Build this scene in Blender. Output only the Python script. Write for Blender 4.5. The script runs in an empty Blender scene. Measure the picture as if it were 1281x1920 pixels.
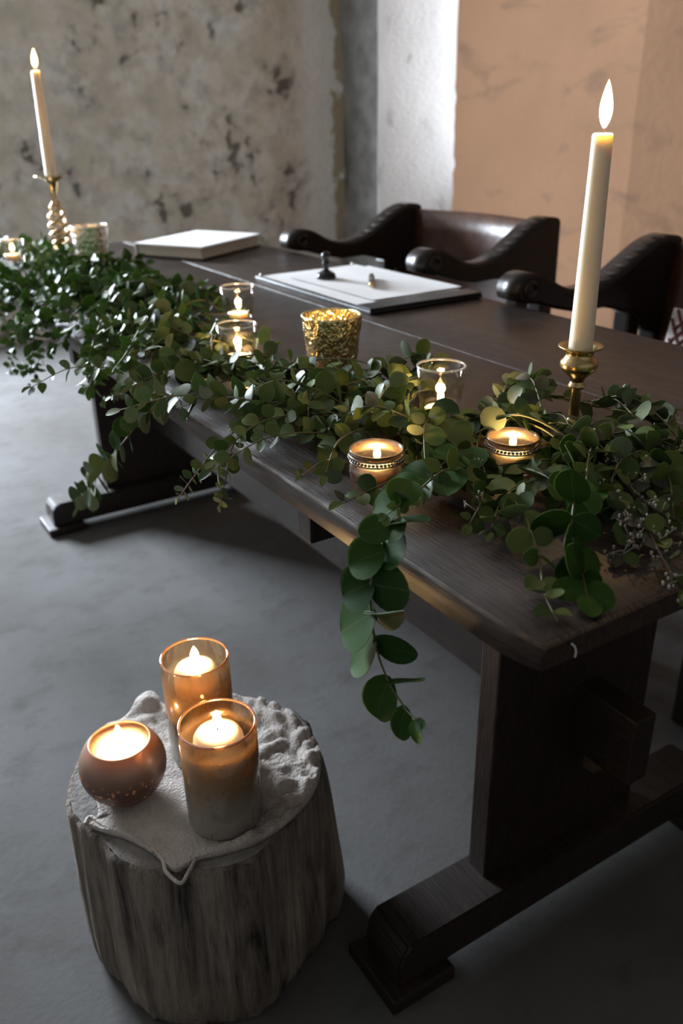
import bpy, bmesh, math, random
from mathutils import Vector, Matrix, Quaternion, noise
random.seed(11)
SC = bpy.context.scene
COL = SC.collection
pi = math.pi

# ------------------------------------------------------------------ camera
CAM = Vector((0, 0, 1.104))
FPX = 1600.0
PITCH, ROLL, YAW = (math.radians(a) for a in (25.21, -1.05, 148.3))
FW = Vector((math.cos(PITCH)*math.cos(YAW), math.cos(PITCH)*math.sin(YAW), -math.sin(PITCH)))
_r = Vector((math.sin(YAW), -math.cos(YAW), 0)); _u = _r.cross(FW)
RT = math.cos(ROLL)*_r + math.sin(ROLL)*_u
UP = -math.sin(ROLL)*_r + math.cos(ROLL)*_u
cd = bpy.data.cameras.new('camera')
cam = bpy.data.objects.new('camera', cd); COL.objects.link(cam)
M = Matrix((RT, UP, -FW)).transposed().to_4x4(); M.translation = CAM
cam.matrix_world = M
cd.sensor_fit = 'VERTICAL'; cd.sensor_height = 36; cd.sensor_width = 24
cd.lens = FPX/1920*36
cd.clip_start = 0.02
cd.dof.use_dof = True; cd.dof.focus_distance = 0.90; cd.dof.aperture_fstop = 5.0
SC.camera = cam
SC.view_settings.view_transform = 'Standard'
SC.view_settings.look = 'None'
SC.view_settings.gamma = 1
SC.view_settings.use_curve_mapping = False
SC.view_settings.exposure = 0.0

# ------------------------------------------------------------------ world and window light
w = bpy.data.worlds.new('daylight'); SC.world = w; w.use_nodes = True
w.node_tree.nodes['Background'].inputs[0].default_value = (0.72, 0.84, 1, 1)
w.node_tree.nodes['Background'].inputs[1].default_value = 0.15

def area(name, loc, direction, sx, sy, energy, col):
    l = bpy.data.lights.new(name, 'AREA'); l.shape = 'RECTANGLE'
    l.size = sx; l.size_y = sy; l.energy = energy*2.0; l.color = col
    o = bpy.data.objects.new(name, l); COL.objects.link(o)
    o.location = loc
    o.rotation_euler = Vector(direction).to_track_quat('-Z', 'Y').to_euler()
    return o
# daylight coming in through the window of the far wall and of the bay
WIN_Y0, WIN_Y1, WIN_Z0, WIN_Z1 = -0.85, 0.45, 0.75, 2.25
area('daylight_window_far', (-4.80, (WIN_Y0+WIN_Y1)/2, (WIN_Z0+WIN_Z1)/2), (1, 0, 0), WIN_Y1-WIN_Y0-.1, WIN_Z1-WIN_Z0-.1, 255, (0.80, 0.89, 1.0))
area('daylight_window_bay', (-4.04, 3.72, 1.45), (0, -1, 0), 0.62, 1.5, 6.5, (0.84, 0.91, 1.0))

def dirpx(x, y): return RT*(x-640.5) - UP*(y-960) + FW*FPX
def onz(x, y, z): d = dirpx(x, y); return CAM + d*((z-CAM.z)/d.z)
def ony(x, y, v): d = dirpx(x, y); return CAM + d*((v-CAM.y)/d.y)
def onx(x, y, v): d = dirpx(x, y); return CAM + d*((v-CAM.x)/d.x)
def ond(x, y, dep): return CAM + dirpx(x, y)*(dep/FPX)

# ------------------------------------------------------------------ materials
class NT:
    def __init__(s, name):
        s.m = bpy.data.materials.new(name); s.m.use_nodes = True
        s.t = s.m.node_tree; s.t.nodes.clear()
        s.out = s.t.nodes.new('ShaderNodeOutputMaterial')
    def n(s, typ, **kw):
        nd = s.t.nodes.new('ShaderNode'+typ)
        for k, v in kw.items():
            if k.startswith('i_'):
                key = k[2:].replace('_', ' ')
                nd.inputs[int(key) if key.isdigit() else key].default_value = v
            else: setattr(nd, k, v)
        return nd
    def l(s, a, b): s.t.links.new(a, b)
    def surf(s, sh): s.l(sh, s.out.inputs[0])
    def coord(s, scale=(1, 1, 1), kind='Object', loc=(0, 0, 0)):
        c = s.n('TexCoord'); m = s.n('Mapping'); m.inputs['Scale'].default_value = scale
        m.inputs['Location'].default_value = loc
        s.l(c.outputs[kind], m.inputs[0]); return m.outputs[0]
    def noise(s, vec, scale, detail=4, rough=.55, dist=0):
        nd = s.n('TexNoise'); nd.inputs['Scale'].default_value = scale
        nd.inputs['Detail'].default_value = detail; nd.inputs['Roughness'].default_value = rough
        nd.inputs['Distortion'].default_value = dist
        s.l(vec, nd.inputs['Vector']); return nd.outputs['Fac']
    def ramp(s, fac, stops, interp='LINEAR'):
        r = s.n('ValToRGB'); r.color_ramp.interpolation = interp; e = r.color_ramp.elements
        while len(e) < len(stops): e.new(.5)
        for el, (p, c) in zip(e, stops):
            el.position = p; el.color = (c if len(c) == 4 else (*c, 1))
        s.l(fac, r.inputs[0]); return r.outputs[0]
    def mix(s, fac, a, b, blend='MIX'):
        m = s.n('Mix', data_type='RGBA', blend_type=blend)
        for sock, v in ((m.inputs['Factor'], fac), (m.inputs['A'], a), (m.inputs['B'], b)):
            if hasattr(v, 'is_output'): s.l(v, sock)
            elif isinstance(v, (int, float)): sock.default_value = v
            else: sock.default_value = (*v, 1)
        return m.outputs['Result']
    def bump(s, h, strength=.3, dist=.01):
        b = s.n('Bump'); b.inputs['Strength'].default_value = strength; b.inputs['Distance'].default_value = dist
        s.l(h, b.inputs['Height']); return b.outputs[0]
    def schlick(s, f0=.06):
        lw = s.n('LayerWeight'); lw.inputs['Blend'].default_value = .5
        p = s.n('Math', operation='POWER'); s.l(lw.outputs['Facing'], p.inputs[0]); p.inputs[1].default_value = 3.2
        m = s.n('Math', operation='MULTIPLY_ADD'); s.l(p.outputs[0], m.inputs[0]); m.inputs[1].default_value = .8; m.inputs[2].default_value = f0
        return m.outputs[0]
    def pbr(s, col=None, rough=.5, metal=0, bump=None, **kw):
        p = s.n('BsdfPrincipled')
        if col is not None:
            if hasattr(col, 'is_output'): s.l(col, p.inputs['Base Color'])
            else: p.inputs['Base Color'].default_value = (*col, 1)
        if hasattr(rough, 'is_output'): s.l(rough, p.inputs['Roughness'])
        else: p.inputs['Roughness'].default_value = rough
        p.inputs['Metallic'].default_value = metal
        if bump is not None: s.l(bump, p.inputs['Normal'])
        for k, v in kw.items(): p.inputs[k].default_value = v
        return p

def simple(name, col, rough=.5, metal=0, nscale=40, var=.25, bs=.1, **kw):
    t = NT(name); v = t.coord()
    f = t.noise(v, nscale, 5)
    c = t.ramp(f, [(.3, tuple(x*(1-var) for x in col)), (.7, tuple(min(1, x*(1+var)) for x in col))])
    t.surf(t.pbr(c, rough, metal, t.bump(f, bs, .004), **kw).outputs[0]); return t.m

def m_wood(name, c0, c1, c2, rough=(.35, .6), grain=(1.2, 16, 16), bs=.25):
    t = NT(name); v = t.coord(grain)
    f = t.noise(v, 4, 8, .65, .6); g = t.noise(v, 22, 5, .6)
    c = t.ramp(f, [(.25, c0), (.5, c1), (.78, c2)])
    c = t.mix(.6, c, t.ramp(g, [(.35, tuple(x*.35 for x in c0)), (.65, c2)]), 'MIX')
    wv = t.noise(t.coord(), 6, 5, .6)
    r = t.n('MapRange'); t.l(wv, r.inputs[0]); r.inputs[1].default_value = .3; r.inputs[2].default_value = .7
    r.inputs[3].default_value = rough[0]; r.inputs[4].default_value = rough[1]
    t.surf(t.pbr(c, r.outputs[0], 0, t.bump(g, bs, .003)).outputs[0]); return t.m

def m_plaster():
    t = NT('mottled_plaster'); v = t.coord()
    a = t.noise(v, 5.5, 6, .62, .2); b = t.noise(t.coord(loc=(3, 7, 1)), 8, 7, .66, .3); d = t.noise(v, 26, 6, .6)
    c = t.ramp(a, [(.32, (.56, .53, .41)), (.45, (.62, .56, .475)), (.55, (.68, .645, .56)), (.68, (.69, .695, .67))])
    c = t.mix(t.ramp(b, [(.46, (0, 0, 0)), (.66, (.8,)*3)]), c, (.44, .42, .36))
    # small dark peelings, soft grey stains around them
    mk = t.noise(t.coord(loc=(1, 2, 5)), 2.7, 3, .5); sp = t.noise(v, 13, 4, .55, .3)
    mul = t.n('Math', operation='MULTIPLY'); t.l(mk, mul.inputs[0]); t.l(sp, mul.inputs[1])
    c = t.mix(t.ramp(mul.outputs[0], [(.27, (0, 0, 0)), (.36, (.55,)*3)]), c, (.31, .295, .265))
    c = t.mix(t.ramp(mul.outputs[0], [(.345, (0, 0, 0)), (.39, (.85,)*3)]), c, (.11, .092, .075))
    # paler band towards the corner, tan plaster laid bare in ragged patches at the arris
    sx = t.n('SeparateXYZ'); t.l(t.coord(), sx.inputs[0])
    m0 = t.n('MapRange'); t.l(sx.outputs[1], m0.inputs[0]); m0.inputs[1].default_value = 2.62; m0.inputs[2].default_value = 2.78; m0.inputs[4].default_value = .85
    c = t.mix(m0.outputs[0], c, (.86, .85, .80))
    mr = t.n('MapRange'); t.l(sx.outputs[1], mr.inputs[0]); mr.inputs[1].default_value = 2.74; mr.inputs[2].default_value = 3.0
    ad = t.n('Math', operation='MULTIPLY'); t.l(mr.outputs[0], ad.inputs[0]); t.l(t.noise(t.coord((1, 1.3, 1), loc=(0, 0, 3)), 4.5, 5, .6), ad.inputs[1])
    c = t.mix(t.ramp(ad.outputs[0], [(.36, (0, 0, 0)), (.39, (.9,)*3)]), c, (.42, .325, .20))
    h = t.n('Math', operation='ADD'); t.l(b, h.inputs[0]); t.l(d, h.inputs[1])
    t.surf(t.pbr(c, .9, 0, t.bump(h.outputs[0], .5, .02)).outputs[0]); return t.m

def m_terracotta():
    t = NT('terracotta_limewash'); v = t.coord()
    a = t.noise(v, 1.4, 5, .55); b = t.noise(t.coord((1, 1, 2.2)), 3.2, 7, .6, .8); d = t.noise(v, 30, 5)
    c = t.ramp(a, [(.3, (.25, .132, .070)), (.7, (.305, .165, .090))])
    c = t.mix(t.ramp(b, [(.55, (0, 0, 0)), (.68, (.6,)*3)]), c, (.15, .088, .052))
    t.surf(t.pbr(c, .9, 0, t.bump(d, .35, .01)).outputs[0]); return t.m

def m_white_plaster():
    t = NT('white_limewash'); v = t.coord()
    a = t.noise(t.coord((1, 1, .5)), 9, 6, .6, .6); d = t.noise(v, 45, 6, .65)
    c = t.ramp(a, [(.27, (.36, .35, .34)), (.38, (.70, .70, .69)), (.7, (.78, .78, .77))])
    t.surf(t.pbr(c, .9, 0, t.bump(d, .6, .012)).outputs[0]); return t.m

def m_floor():
    t = NT('grey_concrete'); v = t.coord()
    a = t.noise(v, 1.7, 6, .6); b = t.noise(t.coord((1.5, 1, 1)), 9, 8, .7, .15); d = t.noise(v, 75, 6, .7)
    c = t.ramp(a, [(.3, (.092, .087, .081)), (.5, (.124, .121, .117)), (.72, (.158, .158, .158))])
    c = t.mix(t.ramp(b, [(.5, (0, 0, 0)), (.76, (.7,)*3)]), c, (.070, .066, .062))
    c = t.mix(t.ramp(d, [(.62, (0, 0, 0)), (.75, (.5,)*3)]), c, (.045, .043, .040))
    h = t.n('Math', operation='ADD'); t.l(b, h.inputs[0]); t.l(d, h.inputs[1])
    fl = t.pbr(c, .92, 0, t.bump(h.outputs[0], .22, .004)); fl.inputs['Specular IOR Level'].default_value = .12
    t.surf(fl.outputs[0]); return t.m

def m_thin_glass(name, tint, gloss=.9, rough=.03):
    t = NT(name)
    tr = t.n('BsdfTransparent'); tr.inputs[0].default_value = (*tint, 1)
    gl = t.n('BsdfGlossy'); gl.inputs['Roughness'].default_value = rough; gl.inputs[0].default_value = (gloss, gloss, gloss, 1)
    mx = t.n('MixShader'); t.l(t.schlick(), mx.inputs[0]); t.l(tr.outputs[0], mx.inputs[1]); t.l(gl.outputs[0], mx.inputs[2])
    t.surf(mx.outputs[0]); return t.m

def m_mercury(name, col, scale, thr, tint, bumps=.8):
    """silvered glass: speckled metal film with clear pinholes"""
    t = NT(name); v = t.coord((1, 1, .55))
    f = t.noise(v, scale, 5, .65, .4); g = t.noise(v, scale*.55, 3)
    mt = t.pbr(col, .16, 1, t.bump(g, bumps, .006))
    gl = t.n('BsdfTransparent'); gl.inputs[0].default_value = (*tint, 1)
    mx = t.n('MixShader'); t.l(t.ramp(f, [(thr, (0, 0, 0)), (thr+.06, (1, 1, 1))]), mx.inputs[0])
    t.l(mt.outputs[0], mx.inputs[1]); t.l(gl.outputs[0], mx.inputs[2]); t.surf(mx.outputs[0]); return t.m

def m_amber_cylinder():
    """ombre glass: pearl grey coating low down, speckled amber film in the middle, clear amber above"""
    t = NT('ombre_amber_glass'); c = t.n('TexCoord'); s = t.n('SeparateXYZ'); t.l(c.outputs['Object'], s.inputs[0])
    v = t.coord(); f = t.noise(v, 130, 4, .6); g = t.noise(v, 28, 4, .6)
    hz = t.n('MapRange'); t.l(s.outputs[2], hz.inputs[0]); hz.inputs[1].default_value = 0; hz.inputs[2].default_value = .165
    ad = t.n('Math', operation='MULTIPLY_ADD'); t.l(g, ad.inputs[0]); ad.inputs[1].default_value = .16; t.l(hz.outputs[0], ad.inputs[2])
    col = t.ramp(ad.outputs[0], [(.12, (.56, .55, .50)), (.38, (.50, .44, .34)), (.60, (.42, .27, .13)), (.88, (.52, .30, .13))])
    op = t.ramp(ad.outputs[0], [(.30, (.97,)*3), (.60, (.90,)*3), (.80, (.66,)*3), (.88, (.05,)*3)])
    sp = t.mix(t.ramp(f, [(.60, (0, 0, 0)), (.66, (1, 1, 1))]), op, t.mix(.5, op, (0, 0, 0)))
    coat = t.pbr(col, .28, .25)
    trl = t.n('BsdfTranslucent'); t.l(col, trl.inputs[0])
    cm = t.n('MixShader'); cm.inputs[0].default_value = .45; t.l(coat.outputs[0], cm.inputs[1]); t.l(trl.outputs[0], cm.inputs[2])
    tr = t.n('BsdfTransparent'); tr.inputs[0].default_value = (1, .86, .66, 1)
    mx = t.n('MixShader'); t.l(sp, mx.inputs[0]); t.l(tr.outputs[0], mx.inputs[1]); t.l(cm.outputs[0], mx.inputs[2])
    gl = t.n('BsdfGlossy'); gl.inputs['Roughness'].default_value = .05
    m2 = t.n('MixShader'); t.l(t.schlick(), m2.inputs[0]); t.l(mx.outputs[0], m2.inputs[1]); t.l(gl.outputs[0], m2.inputs[2])
    t.surf(m2.outputs[0]); return t.m

def m_copper_glass():
    t = NT('copper_lustre_glass'); c = t.n('TexCoord'); s = t.n('SeparateXYZ'); t.l(c.outputs['Object'], s.inputs[0])
    vm = t.n('VectorMath', operation='NORMALIZE'); t.l(t.coord(loc=(0, 0, -.045)), vm.inputs[0]); f = t.noise(vm.outputs[0], 3.2, 3, .5)
    hz = t.n('MapRange'); t.l(s.outputs[2], hz.inputs[0]); hz.inputs[1].default_value = .01; hz.inputs[2].default_value = .075
    col = t.ramp(hz.outputs[0], [(.0, (.20, .105, .07)), (.5, (.19, .105, .075)), (1, (.50, .31, .23))])
    mt = t.pbr(col, .36, .45)
    trl = t.n('BsdfTranslucent'); trl.inputs[0].default_value = (.85, .36, .13, 1)
    c2 = t.n('MixShader'); c2.inputs[0].default_value = .12; t.l(mt.outputs[0], c2.inputs[1]); t.l(trl.outputs[0], c2.inputs[2])
    vo = t.n('TexVoronoi'); vo.inputs['Scale'].default_value = 8.5; t.l(vm.outputs[0], vo.inputs['Vector'])
    sz = t.n('MapRange'); t.l(f, sz.inputs[0]); sz.inputs[1].default_value = .36; sz.inputs[2].default_value = .66; sz.inputs[3].default_value = 0; sz.inputs[4].default_value = .40
    lt = t.n('Math', operation='LESS_THAN'); t.l(vo.outputs['Distance'], lt.inputs[0]); t.l(sz.outputs[0], lt.inputs[1])
    fl = t.pbr((1, .42, .16), .5)  # candle glow through gaps in the film, painted as orange flecks
    band = t.ramp(hz.outputs[0], [(.0, (.4,)*3), (.2, (1,)*3), (.55, (.8,)*3), (.75, (0,)*3)])
    mul = t.n('Math', operation='MULTIPLY'); t.l(band, mul.inputs[0]); t.l(lt.outputs[0], mul.inputs[1])
    mx = t.n('MixShader'); t.l(mul.outputs[0], mx.inputs[0]); t.l(c2.outputs[0], mx.inputs[1]); t.l(fl.outputs[0], mx.inputs[2])
    t.surf(mx.outputs[0]); return t.m

def m_wax(name, col):
    t = NT(name)
    p = t.pbr(col, .42, 0); p.inputs['Subsurface Weight'].default_value = .75
    p.inputs['Subsurface Radius'].default_value = (1, .78, .55); p.inputs['Subsurface Scale'].default_value = .012
    t.surf(p.outputs[0]); return t.m

def m_flame():
    t = NT('candle_flame'); c = t.n('TexCoord'); s = t.n('SeparateXYZ'); t.l(c.outputs['Generated'], s.inputs[0])
    col = t.ramp(s.outputs[2], [(.0, (.25, .22, .6)), (.14, (.9, .45, .2)), (.3, (1, .70, .32)), (.8, (1, .66, .28)), (1, (1, .5, .15))])
    st = t.n('MapRange'); t.l(s.outputs[2], st.inputs[0]); st.inputs[1].default_value = .02; st.inputs[2].default_value = .35
    st.inputs[3].default_value = .4; st.inputs[4].default_value = 7
    e = t.n('Emission'); t.l(col, e.inputs[0]); t.l(st.outputs[0], e.inputs[1])
    tr = t.n('BsdfTransparent')
    a = t.n('AddShader'); t.l(e.outputs[0], a.inputs[0]); t.l(tr.outputs[0], a.inputs[1]); t.surf(a.outputs[0]); return t.m

def m_leaf(name, c0, c1, rough, vein, spec=.28):
    t = NT(name); c = t.n('TexCoord'); s = t.n('SeparateXYZ'); t.l(c.outputs['Object'], s.inputs[0])
    oi = t.n('ObjectInfo')
    col = t.ramp(oi.outputs['Random'], [(0, c0), (1, c1)])
    ab = t.n('Math', operation='ABSOLUTE'); t.l(s.outputs[1], ab.inputs[0])
    vn = t.ramp(ab.outputs[0], [(.008, (1, 1, 1)), (.022, (0, 0, 0))])
    col = t.mix(t.mix(.45, (0, 0, 0), vn), col, vein)
    p = t.pbr(col, rough)
    p.inputs['Specular IOR Level'].default_value = spec
    tl = t.n('BsdfTranslucent'); t.l(t.mix(.5, col, (.25, .36, .06)), tl.inputs[0])
    mx = t.n('MixShader'); mx.inputs[0].default_value = .22; t.l(p.outputs[0], mx.inputs[1]); t.l(tl.outputs[0], mx.inputs[2])
    t.surf(mx.outputs[0]); return t.m

MAT = {}
MAT['plaster'] = m_plaster(); MAT['terra'] = m_terracotta(); MAT['white'] = m_white_plaster(); MAT['floor'] = m_floor()
MAT['shadep'] = simple('shaded_grey_plaster', (.24, .235, .22), .9, 0, 9, .35, .5)  # shade on the narrow return wall, put into its plaster colour
MAT['ceil'] = simple('low_bounce_ceiling', (.26, .235, .21), .9); MAT['dim'] = simple('low_bounce_plaster', (.22, .205, .185), .9)  # unseen ceiling and walls, coloured dark to cut the bounce light
MAT['wood'] = m_wood('dark_oak', (.009, .005, .0035), (.027, .014, .0085), (.072, .040, .024), (.34, .54))
MAT['wood2'] = m_wood('dark_oak_frame', (.009, .0058, .0045), (.020, .0125, .0088), (.042, .026, .018), (.38, .6))
MAT['woodv'] = m_wood('dark_oak_upright', (.007, .0036, .0026), (.016, .008, .005), (.034, .017, .011), (.4, .6), (16, 16, 1.2))
MAT['worn'] = m_wood('worn_oak_edge', (.03, .017, .009), (.085, .05, .026), (.19, .12, .066), (.5, .7))
MAT['chair'] = m_wood('black_stained_oak', (.006, .004, .0035), (.013, .008, .006), (.026, .017, .013), (.24, .42), (9, 2, 9), .15)
MAT['leather'] = simple('brown_leather', (.062, .024, .012), .36, 0, 25, .4, .25)
MAT['brass'] = simple('aged_brass', (.62, .46, .22), .27, 1, 30, .25, .15)
MAT['oldgold'] = simple('twisted_gold_metal', (.66, .50, .32), .16, 1, 60, .2, .1)
MAT['steel'] = simple('dull_steel', (.35, .33, .3), .3, 1, 60, .3, .1)
MAT['wick'] = simple('burnt_wick', (.02, .017, .015), .9)
MAT['wax'] = m_wax('ivory_wax', (.86, .80, .66)); MAT['waxw'] = m_wax('white_wax', (.90, .84, .72))
MAT['flame'] = m_flame()
MAT['glass'] = m_thin_glass('clear_glass', (.97, .96, .94))
def m_jar():
    t = NT('silvered_jar_glass'); c = t.n('TexCoord'); s = t.n('SeparateXYZ'); t.l(c.outputs['Object'], s.inputs[0])
    f = t.noise(t.coord((1, 1, .6)), 160, 4, .6)
    hz = t.n('MapRange'); t.l(s.outputs[2], hz.inputs[0]); hz.inputs[1].default_value = 0; hz.inputs[2].default_value = .04
    ad = t.n('Math', operation='MULTIPLY_ADD'); t.l(f, ad.inputs[0]); ad.inputs[1].default_value = .35; t.l(hz.outputs[0], ad.inputs[2])
    op = t.ramp(ad.outputs[0], [(.40, (.06,)*3), (.58, (.34,)*3)])
    mt = t.pbr((.62, .54, .52), .22, .9)
    tr = t.n('BsdfTransparent'); tr.inputs[0].default_value = (.97, .93, .88, 1)
    gl = t.n('BsdfGlossy'); gl.inputs['Roughness'].default_value = .04
    m1 = t.n('MixShader'); t.l(op, m1.inputs[0]); t.l(tr.outputs[0], m1.inputs[1]); t.l(mt.outputs[0], m1.inputs[2])
    m2 = t.n('MixShader'); t.l(t.schlick(), m2.inputs[0]); t.l(m1.outputs[0], m2.inputs[1]); t.l(gl.outputs[0], m2.inputs[2])
    t.surf(m2.outputs[0]); return t.m
MAT['jarglass'] = m_jar()
def m_rim(name, tint, fac):
    t = NT(name); tr = t.n('BsdfTransparent'); tr.inputs[0].default_value = (*tint, 1)
    p = t.pbr(tint, .12); p.inputs['Specular IOR Level'].default_value = .8
    gl = t.n('BsdfGlossy'); gl.inputs['Roughness'].default_value = .08
    a = t.n('MixShader'); a.inputs[0].default_value = .55; t.l(p.outputs[0], a.inputs[1]); t.l(gl.outputs[0], a.inputs[2])
    m = t.n('MixShader'); m.inputs[0].default_value = fac; t.l(tr.outputs[0], m.inputs[1]); t.l(a.outputs[0], m.inputs[2]); t.surf(m.outputs[0]); return t.m
MAT['rimglass'] = m_rim('polished_glass_rim', (.93, .93, .91), .45); MAT['rimamber'] = m_rim('amber_glass_rim', (.85, .50, .24), .6)
MAT['goldmerc'] = m_mercury('gold_mercury_glass', (.82, .70, .38), 330, .64, (1, .62, .25), 1.0)
MAT['silvmerc'] = m_mercury('silver_mercury_glass', (.93, .88, .79), 260, .70, (1, .8, .5), 1.0)
MAT['amber'] = m_amber_cylinder(); MAT['copper'] = m_copper_glass()
MAT['paper'] = simple('white_paper', (.84, .84, .84), .85, 0, 8, .03, .02)
MAT['cream'] = simple('cream_page_edge', (.66, .63, .56), .85, 0, 8, .06, .05)
MAT['black'] = simple('black_leatherette', (.014, .014, .016), .35, 0, 90, .3, .15)
MAT['gloss'] = simple('black_lacquer', (.010, .010, .012), .15)
MAT['red'] = simple('dark_red_cord', (.10, .016, .016), .7)
MAT['pale'] = simple('pale_cushion_cloth', (.62, .58, .56), .9)
MAT['stone'] = simple('pale_dust_patch', (.5, .48, .45), .9)

def m_stump():
    t = NT('weathered_stump_bark'); v = t.coord((13, 13, 1.3))
    f = t.noise(v, 3.2, 7, .65, .5); g = t.noise(v, 9, 5, .6); k = t.noise(t.coord(), 7, 5)
    c = t.ramp(f, [(.35, (.020, .016, .013)), (.46, (.18, .148, .120)), (.72, (.48, .41, .335))])
    c = t.mix(t.ramp(k, [(.42, (0, 0, 0)), (.7, (.6,)*3)]), c, (.30, .23, .17))
    h = t.n('Math', operation='ADD'); t.l(f, h.inputs[0]); t.l(g, h.inputs[1])
    t.surf(t.pbr(c, .9, 0, t.bump(h.outputs[0], 1.0, .02)).outputs[0]); return t.m
def m_cut():
    t = NT('weathered_cut_face'); v = t.coord(); f = t.noise(v, 18, 7, .65); g = t.noise(v, 90, 5, .65); r = t.n('TexWave', wave_type='RINGS', rings_direction='Z')
    r.inputs['Scale'].default_value = 22; r.inputs['Distortion'].default_value = 3; t.l(v, r.inputs[0])
    c = t.ramp(f, [(.3, (.13, .12, .11)), (.7, (.33, .31, .29))]); c = t.mix(.25, c, t.ramp(r.outputs[0], [(0, (.08, .07, .06)), (1, (.22, .20, .18))]))
    t.surf(t.pbr(c, .9, 0, t.bump(g, .6, .006)).outputs[0]); return t.m
def m_cloth():
    t = NT('rough_linen'); v = t.coord(); f = t.noise(v, 22, 7, .7); g = t.noise(v, 260, 3, .6)
    c = t.ramp(f, [(.3, (.42, .37, .325)), (.7, (.66, .60, .55))])
    h = t.n('Math', operation='ADD'); t.l(f, h.inputs[0]); t.l(g, h.inputs[1])
    t.surf(t.pbr(c, .95, 0, t.bump(h.outputs[0], .8, .006)).outputs[0]); return t.m
MAT['bark'] = m_stump(); MAT['cut'] = m_cut(); MAT['cloth'] = m_cloth()
MAT['leaf'] = m_leaf('eucalyptus_leaf', (.042, .085, .024), (.145, .185, .042), .50, (.16, .22, .12))
MAT['leafu'] = m_leaf('eucalyptus_leaf_underside', (.14, .18, .11), (.20, .24, .15), .5, (.3, .34, .24))
MAT['lime'] = m_leaf('young_eucalyptus_leaf', (.10, .17, .05), (.17, .25, .075), .42, (.3, .36, .18))
MAT['dark'] = m_leaf('glossy_green_leaf', (.030, .090, .018), (.110, .205, .040), .42, (.10, .18, .06), .16)
MAT['darku'] = m_leaf('glossy_green_leaf_underside', (.06, .12, .045), (.10, .18, .07), .4, (.16, .24, .1))
MAT['stem'] = simple('green_brown_stem', (.13, .12, .055), .6); MAT['twig'] = simple('purple_brown_twig', (.085, .045, .04), .6)
MAT['bud'] = simple('pale_flower_bud', (.42, .40, .33), .7); MAT['dry'] = m_leaf('dry_grey_leaf', (.10, .095, .07), (.15, .14, .10), .6, (.2, .18, .14))

# ------------------------------------------------------------------ mesh helpers
def mesh_obj(name, verts, faces, mat, parent=None, smooth=False, loc=None):
    me = bpy.data.meshes.new(name); me.from_pydata([tuple(v) for v in verts], [], faces); me.update()
    for m in (mat if isinstance(mat, (list, tuple)) else [mat]): me.materials.append(m)
    if smooth: me.polygons.foreach_set('use_smooth', [True]*len(me.polygons))
    o = bpy.data.objects.new(name, me); COL.objects.link(o)
    if parent: o.parent = parent
    if loc is not None: o.location = loc
    return o
def bm_obj(name, bm, mat, parent=None, smooth=False, loc=None):
    me = bpy.data.meshes.new(name); bm.normal_update(); bm.to_mesh(me); bm.free()
    for m in (mat if isinstance(mat, (list, tuple)) else [mat]): me.materials.append(m)
    if smooth: me.polygons.foreach_set('use_smooth', [True]*len(me.polygons))
    o = bpy.data.objects.new(name, me); COL.objects.link(o)
    if parent: o.parent = parent
    if loc is not None: o.location = loc
    return o
def thing(name, label, cat, loc=(0, 0, 0), rz=0, group=None):
    o = bpy.data.objects.new(name, None); COL.objects.link(o); o.empty_display_size = .03
    o.location = loc; o.rotation_euler = (0, 0, rz); tag(o, label, cat, group); return o
def tag(o, label, cat, group=None):
    o['label'] = label; o['category'] = cat
    if group: o['group'] = group
    return o
def struct(o): o['kind'] = 'structure'; return o
def box_bm(x0, x1, y0, y1, z0, z1, bev=0, seg=2, bm=None):
    b = bmesh.new()
    vs = [b.verts.new((x, y, z)) for x in (x0, x1) for y in (y0, y1) for z in (z0, z1)]
    for f in ((0, 1, 3, 2), (4, 6, 7, 5), (0, 4, 5, 1), (2, 3, 7, 6), (0, 2, 6, 4), (1, 5, 7, 3)): b.faces.new([vs[i] for i in f])
    if bev: bmesh.ops.bevel(b, geom=b.edges[:], offset=bev, segments=seg, affect='EDGES', profile=.6)
    bmesh.ops.recalc_face_normals(b, faces=b.faces[:])
    if bm is None: return b
    me = bpy.data.meshes.new('t'); b.to_mesh(me); b.free(); bm.from_mesh(me); bpy.data.meshes.remove(me); return bm
def lathe(profile, seg=40, closed=False):
    """profile [(r,z)...]; r=0 at an end makes a pole"""
    verts, faces, rings = [], [], []
    for r, z in profile:
        if r <= 1e-6: rings.append([len(verts)]); verts.append((0, 0, z))
        else:
            rings.append(list(range(len(verts), len(verts)+seg)))
            verts += [(r*math.cos(2*pi*i/seg), r*math.sin(2*pi*i/seg), z) for i in range(seg)]
    prs = list(zip(rings, rings[1:])) + ([(rings[-1], rings[0])] if closed else [])
    for a, b in prs:
        for i in range(seg):
            j = (i+1) % seg
            if len(a) == 1 and len(b) == 1: continue
            if len(a) == 1: faces.append((a[0], b[j], b[i]))
            elif len(b) == 1: faces.append((a[i], a[j], b[0]))
            else: faces.append((a[i], a[j], b[j], b[i]))
    return verts, faces
def catmull(pts, per=6):
    P = [Vector(p) for p in pts]; P = [P[0]*2-P[1]] + P + [P[-1]*2-P[-2]]; out = []
    for i in range(1, len(P)-2):
        for k in range(per):
            t = k/per; a, b, c, d = P[i-1:i+3]
            out.append(.5*((2*b)+(c-a)*t+(2*a-5*b+4*c-d)*t*t+(3*b-a-3*c+d)*t**3))
    out.append(P[-2]); return out
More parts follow.
